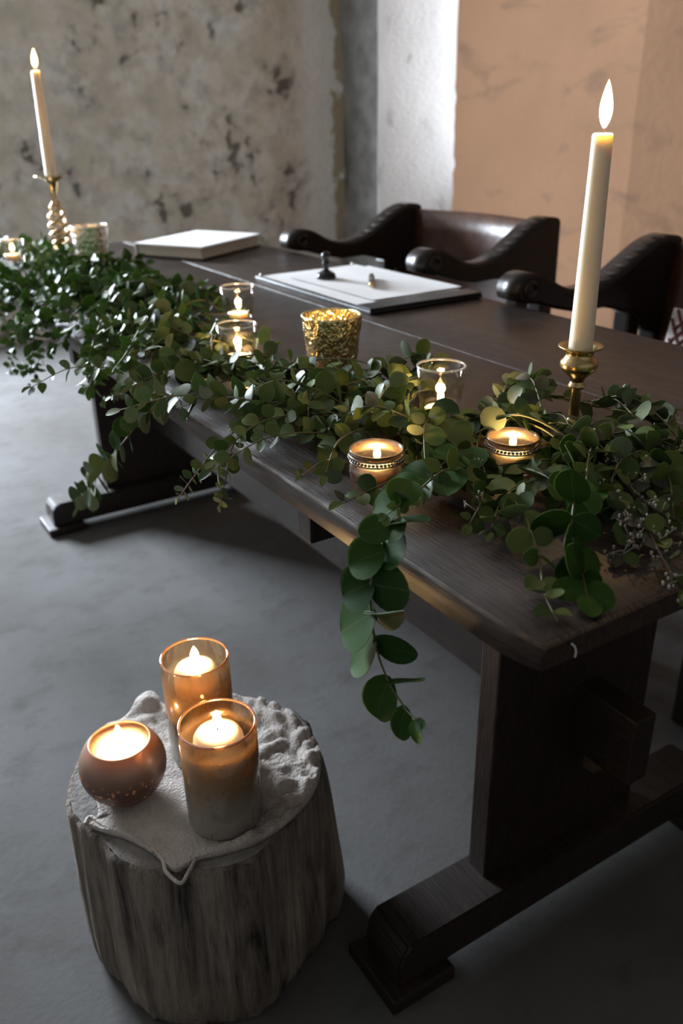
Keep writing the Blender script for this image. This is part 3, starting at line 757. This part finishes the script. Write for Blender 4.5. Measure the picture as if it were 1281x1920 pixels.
HOLD.append((SB.x, SB.y, .028, .12)); HOLD.append((FB.x, FB.y, .03, .2))

# candles on the stump
Z0 = SH+.0036
def cyl(x, y, r, h, label, pl):
    p = onz(x, y, SH); q = Vector((p.x, p.y, Z0))
    glass_shell('amber_glass_cylinder', [(0, r*.90), (.012, r*.97), (.04, r), (.5, r*1.01), (1, r*1.0)], h, .0026, MAT['amber'], label, 'candle holder', q, None, .008, seg=64, rim=MAT['rimamber'])
    c = thing('pillar_candle', pl, 'candle', q+Vector((0, 0, .0085))); hh = h*.86; R = r*.66
    mesh_obj('wax', *lathe([(0, 0), (R, 0), (R, hh-.016), (R*.97, hh-.008), (R*.86, hh-.002), (R*.7, hh+.0005), (R*.45, hh+.0015), (0, hh+.001)], 48), MAT['waxw'], c, True)
    wick_flame(c, hh+.001, .026, .0058, 0, 0, .17)
cyl(424, 1530, .0475, .146, 'amber ombre glass cylinder at the front of the stump', 'white pillar candle burning in the front amber cylinder on the stump')
cyl(384, 1412, .0455, .160, 'speckled amber glass cylinder standing behind the other one on the stump', 'white pillar candle burning in the rear amber cylinder on the stump')
p = onz(240, 1488, SH); q = Vector((p.x, p.y, Z0))
R = .056; sp = [(0, 0)]
for k in range(21):
    a = -pi/2+.42+(2*pi/2-.42-.80)*k/20
    sp.append((R*math.cos(a), .050+R*.95*math.sin(a)))
sp[0] = (0, sp[1][1]); z_off = -sp[1][1]; sp = [(r, z+z_off) for r, z in sp]
inn = [(max(0, r-.003), max(z, .004)) for r, z in sp[1:]][::-1]
RT_, RZ = sp[-1]
o = mesh_obj('copper_bowl_votive', *lathe(sp+[(RT_-.0012, RZ+.0016)]+inn+[(0, .004)], 64), MAT['copper'], None, True, q)
tag(o, 'round rose copper lustre glass candle bowl on the stump', 'candle holder')
c = thing('bowl_candle', 'white candle filling the round copper bowl on the stump', 'candle', q+Vector((0, 0, .0045)))
iw = [(r-.0006, z) for r, z in inn[::-1] if z < RZ-.014]
mesh_obj('wax', *lathe([(0, .0)]+[(max(r-.0008, 0), max(z-.0045, 0.0002)) for r, z in iw]+[(iw[-1][0]*.9, iw[-1][1]+.0035), (iw[-1][0]*.6, iw[-1][1]+.006), (0, iw[-1][1]+.006)], 48), MAT['waxw'], c, True)
wick_flame(c, iw[-1][1]+.006, .027, .0060, -.12, 0, .20)

# ------------------------------------------------------------------ stationery
fx0, fx1, fy0, fy1 = -1.835, -1.352, .908, 1.186
fo = thing('register_folder', 'black leather register folder lying open under white sheets', 'folder', ((fx0+fx1)/2, (fy0+fy1)/2, TT))
L = Vector((-(fx0+fx1)/2, -(fy0+fy1)/2, -TT))
bm_obj('board', box_bm(fx0, fx1, fy0, fy1, TT, TT+.008, .003), MAT['black'], fo, loc=L)
bm_obj('edge_strip', box_bm(fx1-.052, fx1-.001, fy0+.001, fy1-.001, TT+.0078, TT+.012, .003), MAT['black'], fo, loc=L)
for k in range(2):
    v, f = lathe([(0, 0), (.006, 0), (.0065, .004), (.004, .006), (0, .006)], 16)
    mesh_obj('corner_stud', v, f, MAT['steel'], fo, True, Vector((fx0+.012, fy0+.012 if k == 0 else fy1-.012, TT+.008))+L)
def sheet(x0, x1, y0, y1, z, rz, label):
    cx, cy = (x0+x1)/2, (y0+y1)/2; n = 14; vv, ff = [], []
    for s in (0, 1):
        for i in range(n+1):
            for k in range(n+1):
                u, v = i/n-.5, k/n-.5
                h = .0012*noise.noise(Vector((u*4+z*900, v*4, 0)))+.004*max(0, abs(v)-.42)+.0012
                vv.append((u*(x1-x0), v*(y1-y0), max(h, .0004)+(.0004 if s else 0)))
    m = (n+1)**2
    for i in range(n):
        for k in range(n):
            a = i*(n+1)+k; ff.append((a, a+1, a+n+2, a+n+1)); ff.append((m+a, m+a+n+1, m+a+n+2, m+a+1))
    o = mesh_obj('paper_sheet', vv, ff, MAT['paper'], None, True, (cx, cy, z)); o.rotation_euler = (0, 0, rz)
    tag(o, label, 'paper', 'white sheets on the folder'); return o
sheet(fx0+.022, fx1-.060, fy0+.006, fy1-.012, TT+.0080, 0, 'large white register sheet lying flat on the black folder')
sheet(fx0+.075, fx1-.066, fy0+.045, fy1-.004, TT+.0112, .02, 'smaller white sheet on top, under the black seal stamp')
# seal stamp
p = onz(612, 521, TT+.0145); z = TT+.0142
s_ = thing('seal_stamp', 'black lacquered seal stamp with turned handle standing on the papers', 'stamp', (p.x, p.y, z))
mesh_obj('head', *lathe([(0, 0), (.022, 0), (.0225, .004), (.020, .010), (.012, .015), (.007, .018)], 28), MAT['gloss'], s_, True)
mesh_obj('handle', *lathe([(.007, .017), (.0055, .024), (.008, .031), (.0075, .036), (.0060, .040), (.0095, .046), (.0100, .051), (.007, .056), (0, .058)], 28), MAT['gloss'], s_, True)
p = onz(697, 535, TT+.02)
pe = thing('pen', 'dark pen with gold end lying on the white papers', 'pen', (p.x, p.y, TT+.0205)); d = Vector((p.x, p.y, 0)).normalized()
pe.rotation_euler = (0, 0, math.atan2(d.y, d.x))
v, f = lathe([(0, 0), (.0050, .0005), (.0062, .006), (.0062, .012)], 16)
mesh_obj('gold_end', [(z, y, x) for x, y, z in v], f, MAT['brass'], pe, True)
v, f = lathe([(.0062, .0115), (.0066, .03), (.0066, .10), (.005, .118), (0, .125)], 16)
mesh_obj('barrel', [(z, y, x) for x, y, z in v], f, MAT['black'], pe, True)
mesh_obj('clip', *tube([Vector((.02, 0, .007)), Vector((.05, 0, .0092)), Vector((.062, 0, .0078))], .0014, .001, 6), MAT['steel'], pe, True)
# guest book at the far end
a, b_, c_ = (onz(x, y, TT+.036) for x, y in ((252, 455), (378, 463), (476, 437)))
ex = (a-b_); ey = (c_-b_); lx, ly = ex.length, ey.length
gb = thing('guest_book', 'thick white guest book on the far end of the table', 'book', (b_.x, b_.y, TT), math.atan2(ex.y, ex.x))
exn = ex.normalized(); exn.z = 0; eyv = Vector((-exn.y, exn.x, 0)); sg = 1 if eyv.dot(ey) > 0 else -1
def bk(nm, x0, x1, y0, y1, z0, z1, m, bv=.001): 
    ya, yb = sorted((y0*sg, y1*sg)); bm_obj(nm, box_bm(x0, x1, ya, yb, z0, z1, bv), m, gb)
bk('bottom_cover', 0, lx, 0, ly, 0, .004, MAT['black'])
bk('page_block', .006, lx-.006, .006, ly-.006, .0042, .0300, MAT['cream'])
bk('top_cover', -.001, lx+.001, -.001, ly, .0302, .0360, MAT['paper'], .002)
bk('spine', lx-.004, lx+.001, 0, ly, .002, .033, MAT['paper'], .001)

# ------------------------------------------------------------------ foliage
def leaf_mesh(name, shape, cols, rows, mats, fold=.12, curl=.15):
    """unit leaf: base at origin, length 1 along +X, width along Y, upper side +Z"""
    vv, ff, mi = [], [], []
    for s in (0, 1):
        for i in range(rows+1):
            t = i/rows; t = .5-.5*math.cos(t*pi)
            if shape == 'round': wd = .54*math.sqrt(max(0, 1-(2*t-1)**2))*(1.06-.16*t)
            elif shape == 'ovate': wd = .40*math.sin(pi*t**.72)**.85
            else: wd = .26*math.sin(pi*t**.8)**.9
            for j in range(cols+1):
                u = j/cols*2-1
                z = fold*abs(u)**1.3*wd - curl*(t-.3)**2 + .03*math.sin(t*5+u*2)*wd
                x = t - (.10*(abs(u))**2*(1-t)**4 if shape == 'round' else 0)
                vv.append((x, u*wd, z-(.012 if s else 0)*min(1, wd*8)))
    m = (rows+1)*(cols+1)
    for i in range(rows):
        for j in range(cols):
            a = i*(cols+1)+j; ff.append((a, a+cols+1, a+cols+2, a+1)); mi.append(0)
            ff.append((m+a, m+a+1, m+a+cols+2, m+a+cols+1)); mi.append(1)
    me = bpy.data.meshes.new(name); me.from_pydata(vv, [], ff); me.update()
    for x in mats: me.materials.append(x)
    me.polygons.foreach_set('material_index', mi); me.polygons.foreach_set('use_smooth', [True]*len(ff)); return me
MAT['bigleaf'] = m_leaf('large_round_leaf', (.014, .052, .008), (.040, .105, .013), .62, (.10, .15, .06), .16)
LM = {
 'big': [leaf_mesh('round_leaf', 'round', 4, 9, [MAT['bigleaf'], MAT['leafu']], f, c) for f, c in ((.10, .10), (.22, .2), (.05, -.12))],
 'euc': [leaf_mesh('eucalyptus_leaf', s, 2, 6, [MAT['leaf'], MAT['leafu']], f, c) for s, f, c in (('round', .12, .12), ('round', .25, .25), ('ovate', .15, .2), ('round', .05, -.15))],
 'lime': [leaf_mesh('young_leaf', s, 2, 6, [MAT['lime'], MAT['leafu']], .2, c) for s, c in (('ovate', .2), ('round', .1))],
 'dark': [leaf_mesh('glossy_leaf', s, 2, 5, [MAT['dark'], MAT['darku']], .2, c) for s, c in (('ovate', .25), ('narrow', .2), ('ovate', -.1))],
 'dry': [leaf_mesh('dry_leaf', s, 2, 5, [MAT['dry'], MAT['leafu']], .3, c) for s, c in (('ovate', .4), ('narrow', .3))],
}
def place_leaf(parent, org, base, tip, nrm, wide, mesh):
    X = tip-base; L_ = X.length
    if L_ < 1e-5: return None
    x = X/L_; z = (nrm-x*nrm.dot(x)); z = z.normalized() if z.length > 1e-4 else x.orthogonal().normalized(); y = z.cross(x)
    o = bpy.data.objects.new('leaf', mesh); COL.objects.link(o); o.parent = parent
    Mx = Matrix((x, y, z)).transposed().to_4x4() @ Matrix.Diagonal((L_, L_*wide, L_, 1)); Mx.translation = base-org
    o.matrix_local = Mx; return o
def clear_of_holders(p, pad=.004):
    for hx, hy, hr, hh in HOLD:
        if p.z < TT+hh+.002 and math.hypot(p.x-hx, p.y-hy) < hr+pad: return False
    return True
def shades_holder(p):
    """leaves heaped just in front of a light stay lower than its glow"""
    for hx, hy, hr, hh in HOLD:
        d = Vector((-hx, -hy, 0)).normalized(); v = Vector((p.x-hx, p.y-hy, 0)); a = v.dot(d)
        if 0 < a < (.16 if hx > -2 else .40) and abs(v.x*d.y-v.y*d.x) < hr+.006 and p.z > TT+.012+.16*min(hh, .1)+.30*a: return True
    return False
def over_table(p): return TX0 < p.x < TX1 and TY0 < p.y < TY1
def sprig(name, pts, label, cat, group, leaf0, leaf1, gap, nrm, kinds=('euc',), r0=.0014, buds=0, stemmat=None, spread=.9, flat=.55, wob=.5, tipkind=None, per=6, first=.08):
    C = catmull(pts, per); org = C[0].copy()
    for p in C:
        if over_table(p): p.z = max(p.z, TT+.003)
    root = thing(name, label, cat, org, 0, group)
    mesh_obj('stem', *tube([p-org for p in C], r0, r0*.45, 5), stemmat or MAT['stem'], root, True)
    cum = [0]
    for a, b in zip(C, C[1:]): cum.append(cum[-1]+(b-a).length)
    tot = cum[-1]; s = tot*first; k = 0
    while s < tot:
        i = max(j for j in range(len(cum)) if cum[j] <= s); i = min(i, len(C)-2)
        f = (s-cum[i])/max(1e-6, cum[i+1]-cum[i]); p = C[i].lerp(C[i+1], f); T = (C[i+1]-C[i]).normalized()
        u = s/tot; size = leaf0+(leaf1-leaf0)*u
        N0 = (nrm-T*nrm.dot(T)).normalized(); S0 = T.cross(N0)
        ang = (k % 2)*flat*pi/2+random.uniform(-.35, .35)
        for sd in (-1, 1):
            if random.random() < .06: continue
            S = (S0*math.cos(ang)+N0*math.sin(ang))*sd
            D = (S*spread+T*(.45+random.uniform(-.2, .35))+Vector((random.gauss(0, .2), random.gauss(0, .2), random.gauss(0, .2)))).normalized()
            sz = size*random.uniform(.78, 1.15)
            tip = p+D*sz
            if over_table(tip) and tip.z < TT+.004: tip.z = TT+.004+random.random()*.006
            if tip.y < TY0+.004 and p.y > TY0 and p.z > TT-.03 and tip.z < TT+.002: tip.z = TT+.004
            mid = (p+tip)/2
            if not (clear_of_holders(mid) and clear_of_holders(tip, .001)) or shades_holder(tip) or shades_holder(mid): continue
            nn = (N0*.8+T*.35+S*-.15+Vector((random.gauss(0, wob), random.gauss(0, wob), random.gauss(0, wob)))).normalized()
            kd = tipkind if (tipkind and u > .7) else random.choice(kinds)
            place_leaf(root, org, p+D*.002, tip, nn, random.uniform(.85, 1.05), random.choice(LM[kd]))
        s += gap*(1-.35*u)*random.uniform(.8, 1.2); k += 1
    if tipkind or random.random() < .8:
        e = C[-1]; T = (C[-1]-C[-3]).normalized(); place_leaf(root, org, e, e+T*leaf1*.8, nrm, .8, random.choice(LM[tipkind or kinds[0]]))
    if buds:
        v, f = [], []
        for _ in range(int(buds*.6)):
            i = random.randrange(len(C)//3, len(C)); c = C[i]-org+Vector((random.gauss(0, .006), random.gauss(0, .006), abs(random.gauss(0, .005))))
            tube([C[i]-org, c], .0005, .0004, 4, v, f)
            for _q in range(3):
                r = random.uniform(.0007, .0015); o_ = c+Vector([random.gauss(0, .0028) for _w in range(3)])
                tube([o_-Vector((0, 0, r)), o_-Vector((0, 0, r*.3)), o_+Vector((0, 0, r*.5)), o_+Vector((0, 0, r*1.3))], r*.7, r*.9, 5, v, f)
        o = mesh_obj('bud_cluster', v, f, MAT['bud'], root, True); o['kind'] = 'stuff'
    return root
MARKS = []
def mark(x, y, txt): p = onz(x, y, TT); MARKS.append((p.x, p.y, txt))
for a in ((824, 792, 'the votive by the brass stick'), (449, 690, 'the votive by the gold votive'), (449, 606, 'the votive by the folder'), (624, 700, 'the gold mercury votive'),
          (175, 494, 'the silver mercury votive'), (706, 908, 'the beaded jar on the front edge'), (957, 884, 'the beaded jar among the leaves'), (1072, 815, 'the brass candlestick'), (110, 500, 'the twisted candlestick'), (260, 500, 'the guest book'),
          (230, 690, 'the far trestle panel'), (27, 492, 'the votive sunk in foliage'), (1220, 900, 'the dried twigs')): mark(*a)
def near(p):
    q = sorted(MARKS, key=lambda m: math.hypot(p.x-m[0], p.y-m[1])); return q[0][2]
UPV = Vector((0, 0, 1)); FR = Vector((.35, -.75, .55)).normalized(); TOC = (-FW*.7+UPV*.5).normalized()
def pz(lst): return [onz(x, y, TT+h) for x, y, h in lst]

# --- the long eucalyptus spray that hangs over the front edge: leaves placed one by one
GE = 'eucalyptus sprigs of the garland'
hp = pz([(872, 842, .03), (800, 895, .03), (752, 940, .028)])+[ony(714, 1030, .372), ony(696, 1092, .362), ony(696, 1150, .360), ony(706, 1215, .358), ony(726, 1272, .356), ony(760, 1328, .354), ony(784, 1352, .354)]
C = catmull(hp, 7); org = C[0].copy()
hero = thing('eucalyptus_spray', 'long eucalyptus spray with large round leaves dangling over the table front edge', 'foliage', org)
mesh_obj('stem', *tube([p-org for p in C], .0017, .0008, 6), MAT['stem'], hero, True)
def yv(x, y, v): return ony(x, y, v)
HL = [  # base px, tip px, depth plane base, tip, width, normal
 ((748, 945), (697, 958), .395, .382, 1.15, TOC), ((748, 945), (768, 895), .395, .42, .9, TOC),
 ((735, 985), (672, 1000), .385, .36, 1.0, FR+Vector((-.2, 0, .3))), ((733, 980), (806, 972), .385, .40, .46, UPV),
 ((715, 1035), (650, 1060), .370, .35, 1.0, FR), ((714, 1038), (765, 1020), .372, .385, 1.25, FR+Vector((0, 0, .4))), ((735, 985), (752, 1005), .385, .38, 1.2, FR),
 ((696, 1092), (638, 1118), .362, .345, 1.12, FR), ((696, 1095), (772, 1108), .362, .375, .95, FR+Vector((.4, 0, -.3))),
 ((698, 1150), (635, 1186), .360, .345, 1.05, FR+Vector((-.1, 0, .2))), ((696, 1148), (750, 1160), .360, .345, .30, FR+Vector((0, .2, -.9))),
 ((704, 1203), (662, 1256), .358, .348, .82, FR+Vector((-.5, 0, .1))), ((706, 1205), (782, 1230), .358, .375, .62, FR+Vector((.4, .2, -.5))),
 ((728, 1276), (702, 1350), .356, .345, .80, FR), ((730, 1278), (800, 1280), .356, .36, .22, UPV),
 ((760, 1330), (748, 1388), .354, .35, .62, FR), ((784, 1354), (780, 1396), .354, .35, .9, FR+Vector((-.5, 0, 0))), ((782, 1350), (797, 1372), .354, .352, .7, FR)]
for i, (bp, tp_, yb, yt, wd, nn) in enumerate(HL):
    place_leaf(hero, org, yv(*bp, yb), yv(*tp_, yt), nn.normalized(), wd, LM['big'][i % 3])
for bp, tp_, h in (((800, 895), (760, 870), .035), ((815, 885), (840, 920), .03), ((850, 860), (815, 838), .04), ((860, 850), (895, 872), .035), ((775, 915), (735, 893), .035)):
    place_leaf(hero, org, onz(*bp, TT+h), onz(*tp_, TT+h+.004), UPV*.6+TOC, .9, LM['big'][1])

def E(pts, label, **kw):
    a = dict(leaf0=.034, leaf1=.018, gap=.024, nrm=TOC, kinds=('euc',)); a.update(kw)
    l0, l1, gp, nr = a.pop('leaf0'), a.pop('leaf1'), a.pop('gap'), a.pop('nrm')
    return sprig('eucalyptus_sprig', pts, label, 'foliage', a.pop('group', GE), l0, l1, gp, nr, **a)
# --- other sprigs one can follow in the picture
E(pz([(480, 700, .035), (400, 720, .035), (320, 742, .03)])+[ony(275, 775, .372), ony(232, 828, .352), ony(190, 880, .345), ony(168, 915, .343), ony(148, 948, .342)], 'eucalyptus sprig drooping towards the far table foot', leaf0=.030, leaf1=.036, gap=.036, nrm=FR, kinds=('big', 'euc'), first=.2)
E(pz([(520, 660, .04), (420, 672, .045), (330, 690, .04), (265, 715, .03)])+[ony(220, 738, .37), ony(192, 755, .365)], 'lime-tipped eucalyptus sprig reaching past the far trestle panel', leaf0=.030, leaf1=.012, gap=.018, tipkind='lime')
E(pz([(560, 760, .03), (490, 785, .03), (450, 815, .02)])+[ony(432, 850, .375), ony(425, 890, .365), ony(412, 950, .36)], 'short budded sprig hanging from the front edge by the lime leaves', leaf0=.026, leaf1=.011, gap=.016, nrm=FR, buds=10, kinds=('euc', 'lime'))
E(pz([(540, 770, .03), (470, 790, .03)])+[ony(415, 830, .37), ony(385, 865, .355), ony(355, 905, .35), ony(332, 938, .348)], 'thin reddish sprig with small leaves hanging at the front edge', leaf0=.026, leaf1=.012, gap=.026, nrm=FR, stemmat=MAT['twig'])
E(pz([(720, 700, .03), (620, 730, .04), (520, 755, .045), (420, 745, .045), (330, 765, .03)]), 'arched eucalyptus sprig running along the front edge', leaf0=.032, leaf1=.022)
E(pz([(1085, 850, .02), (1078, 930, .045), (1072, 1000, .03), (1088, 1060, .012), (1102, 1118, .005)]), 'broad-leaved eucalyptus sprig lying towards the near table corner', leaf0=.042, leaf1=.030, gap=.026, kinds=('big',), nrm=TOC, wob=.35)
E(pz([(960, 930, .03), (992, 985, .03), (1012, 1050, .016), (1020, 1110, .008), (1046, 1165, .004)]), 'small eucalyptus sprig with pale tip at the near table end', leaf0=.026, leaf1=.020, gap=.030, flat=.25)
E(pz([(830, 800, .03), (900, 860, .03), (905, 930, .03), (880, 985, .015)]), 'small-leaved sprig with closed buds between the two beaded jars', leaf0=.024, leaf1=.014, gap=.017, buds=8)
E(pz([(900, 900, .02), (840, 880, .04), (790, 915, .04), (745, 950, .045), (725, 965, .04)]), 'lime green sprig curling behind the front beaded jar', leaf0=.026, leaf1=.012, gap=.020, kinds=('lime', 'euc'), tipkind='lime')
E(pz([(640, 860, .01), (600, 868, .014), (575, 885, .010), (562, 895, .008)]), 'tiny lime sprig lying bare on the table front edge', leaf0=.022, leaf1=.010, gap=.02, tipkind='lime')
E(pz([(980, 740, .015), (1070, 748, .03), (1160, 772, .03), (1240, 795, .025), (1300, 812, .02)]), 'narrow-leaved sprig stretching past the brass candlestick', leaf0=.034, leaf1=.028, gap=.030, nrm=UPV, wob=.3)
E(pz([(760, 800, .02), (690, 720, .03), (720, 690, .04), (790, 660, .035)]), 'eucalyptus sprig with dark leaves lying behind the gold votive', leaf0=.028, leaf1=.024, gap=.03)
for pts, lb, bd in (([(1060, 850, .02), (1130, 910, .03), (1190, 975, .03), (1240, 1010, .02), (1300, 1050, .015)], 'dried brown twig with pale buds crossing the near end', 26),
                    ([(1090, 850, .02), (1160, 880, .035), (1230, 890, .03), (1300, 930, .02)], 'dried twig with pale flower heads behind the near eucalyptus', 26),
                    ([(1110, 900, .015), (1160, 960, .03), (1180, 1010, .02), (1168, 1040, .01)], 'dried twig with star-like pale buds dipping to the table', 22),
                    ([(1120, 800, .02), (1200, 830, .03), (1300, 850, .03)], 'dried seed twig lying on the plank seam', 22),
                    ([(1200, 960, .02), (1250, 1060, .02), (1290, 1110, .01)], 'dried twig end at the near table edge', 14),
                    ([(1130, 850, .03), (1210, 940, .035), (1300, 990, .02)], 'dark twig with shrivelled leaves above the near table end', 16)):
    sprig('dried_twig', pz(pts), lb, 'foliage', 'dried twigs on the near end', .024, .016, .022, TOC, ('dry', 'euc'), .0013, bd, MAT['twig'], wob=.8)

# --- the body of the garland: eucalyptus along the middle and near stretch
random.seed(5)
path = [(300, 650), (400, 700), (500, 735), (600, 755), (700, 770), (790, 800), (880, 820), (960, 850), (1040, 850), (1120, 850), (1200, 870), (1270, 890)]
pw = [onz(x, y, TT+.02) for x, y in path]
def path_pt(u):
    f = u*(len(pw)-1); i = min(int(f), len(pw)-2); return pw[i].lerp(pw[i+1], f-i), (pw[i+1]-pw[i]).normalized()
for k in range(84):
    u = ((k+.5)/84)**1.12; c, T = path_pt(u); Nn = Vector((-T.y, T.x, 0))
    wd = .085 if u < .5 else .075
    b0 = c+Nn*random.uniform(-wd, wd)*.8+Vector((0, 0, random.uniform(-.01, .02)))
    ang = math.atan2(T.y, T.x)+random.choice((0, pi))+random.gauss(0, .75)
    if random.random() < .25: ang = math.atan2(Nn.y, Nn.x)+(pi if random.random() < .6 else 0)+random.gauss(0, .4)
    ln = random.uniform(.11, .20); d = Vector((math.cos(ang), math.sin(ang), 0)); sd = Vector((-d.y, d.x, 0))*random.uniform(-.03, .03)
    pk = random.uniform(.008, .036)
    pts = [b0, b0+d*ln*.33+sd*.5+Vector((0, 0, pk*.6)), b0+d*ln*.66+sd+Vector((0, 0, pk*.7)), b0+d*ln+sd*.6+Vector((0, 0, pk*.2-.008))]
    if max(p.x for p in pts) > TX1-.02: continue
    ok = lambda P_: all(clear_of_holders(p, .003) and not shades_holder(p) for p in catmull(P_, 6))
    for tr_ in range(14):
        if ok(pts): break
        a_ = random.uniform(-1.2, 1.2); sh = Nn*random.uniform(-.05, .05)+T*random.uniform(-.04, .04); Rz = Matrix.Rotation(a_, 3, 'Z')
        q_ = [pts[0]+Rz @ (p-pts[0])+sh for p in pts]
        if max(p.x for p in q_) < TX1-.02: pts = q_
    if not ok(pts): continue
    kd = ('euc', 'euc', 'lime') if u < .55 else ('euc', 'euc', 'euc', 'euc', 'dry')
    l0 = random.uniform(.026, .038)
    E(pts, ('large-leaved' if l0 > .034 else 'small-leaved' if l0 < .029 else 'leafy')+(' low' if pk < .018 else ' arching' if pk > .028 else '')+' eucalyptus sprig lying beside '+near((pts[1]+pts[2])/2), leaf0=l0, leaf1=random.uniform(.014, .022), gap=random.uniform(.020, .028), kinds=kd, nrm=(UPV+TOC*.5).normalized(), wob=.55)
# --- dense glossy foliage heaped over the far half of the table
random.seed(8)
GD = 'glossy leafy branches heaped on the far half'
ng = 0
while ng < 135:
    u = random.random()
    x = -1.30-1.20*u; wid = .10+.13*min(1, u*2.2); yc = .485+.07*u
    y = yc+random.uniform(-1, 1)*wid*.75
    hmax = (.02+.028*min(1, u*1.6))*(1-.6*((y-yc)/wid)**2)
    b0 = Vector((x, y, TT+random.uniform(.15, 1)*hmax))
    ang = random.uniform(0, 2*pi); ln = random.uniform(.10, .17)
    d = Vector((math.cos(ang), math.sin(ang), 0)); rise = random.uniform(-.01, .028)
    pts = [b0, b0+d*ln*.35+Vector((0, 0, rise)), b0+d*ln*.7+Vector((0, 0, rise)), b0+d*ln+Vector((0, 0, rise*.2-.02))]
    for i, p in enumerate(pts):
        if p.y < TY0-.01: p.z -= (TY0-.01-p.y)*random.uniform(.3, .8)
        if p.y < TY0-.045: p.y = TY0-.045
        if p.x < TX0+.05: p.x = TX0+.05
        if over_table(p): p.z = max(p.z, TT+.008)
    if any(not clear_of_holders(p, .01) for p in pts): continue
    if any(p.y > .74 + (.06 if p.x > -1.9 else 0) for p in pts): continue
    g0 = random.uniform(.030, .042)
    sprig('glossy_branch', pts, ('broad-leaved' if g0 > .037 else 'fine-leaved' if g0 < .033 else 'dark green')+' glossy branch '+('spilling over the front edge' if min(p.y for p in pts) < TY0 else 'standing up' if rise > .014 else 'lying flat')+' beside '+near((pts[1]+pts[2])/2), 'foliage', GD, g0, .020, .022, (UPV+TOC*.4).normalized(), ('dark', 'dark', 'dark', 'euc') if u < .35 else ('dark',), .0012, 0, None, .9, .7, .7)
    ng += 1
for pts, lb in (([(120, 600), (90, 650), (55, 690), (25, 690)], 'glossy branch trailing off the front edge, tip turned outward'), ([(190, 600), (170, 660), (175, 700), (160, 735)], 'glossy branch hanging in front of the far trestle panel'),
                ([(80, 560), (40, 610), (25, 660), (18, 700)], 'thin glossy branch hanging lowest off the far front edge'), ([(260, 620), (235, 665), (215, 690), (210, 700)], 'short glossy branch over the front edge near the far trestle')):
    P = [ony(x, y, v) for (x, y), v in zip(pts, (.42, .36, .335, .325))]
    P[0].z = max(P[0].z, TT+.03)
    sprig('glossy_branch', P, lb, 'foliage', GD, .028, .016, .019, FR, ('dark',), .0012, 0, None, .9, .6, .6)

# --- odd bits: pale flakes on the table by the front jar, a bent wire hook under the table end
for (x, y), a, l, nm in (((641, 934), .6, .0065, 'larger pale wax flake lying on the bare table by the front jar'), ((657, 930), 1.9, .0035, 'tiny pale wax flake next to the larger flake')):
    p = onz(x, y, TT+.0006); b = box_bm(-l/2, l/2, -.0016, .0016, -.0005, .0006, .0003, 1)
    o = bm_obj('wax_flake', b, MAT['paper'], None, False, p); o.rotation_euler = (0, 0, a); tag(o, nm, 'wax flake')
P = [onx(x, y, TX1+.0015)-table.location for x, y in ((1072, 1207), (1078, 1213), (1080, 1222), (1078, 1232))]
mesh_obj('wire_hook', *tube(catmull(P, 5), .0008, .0008, 6), MAT['paper'], table, True)
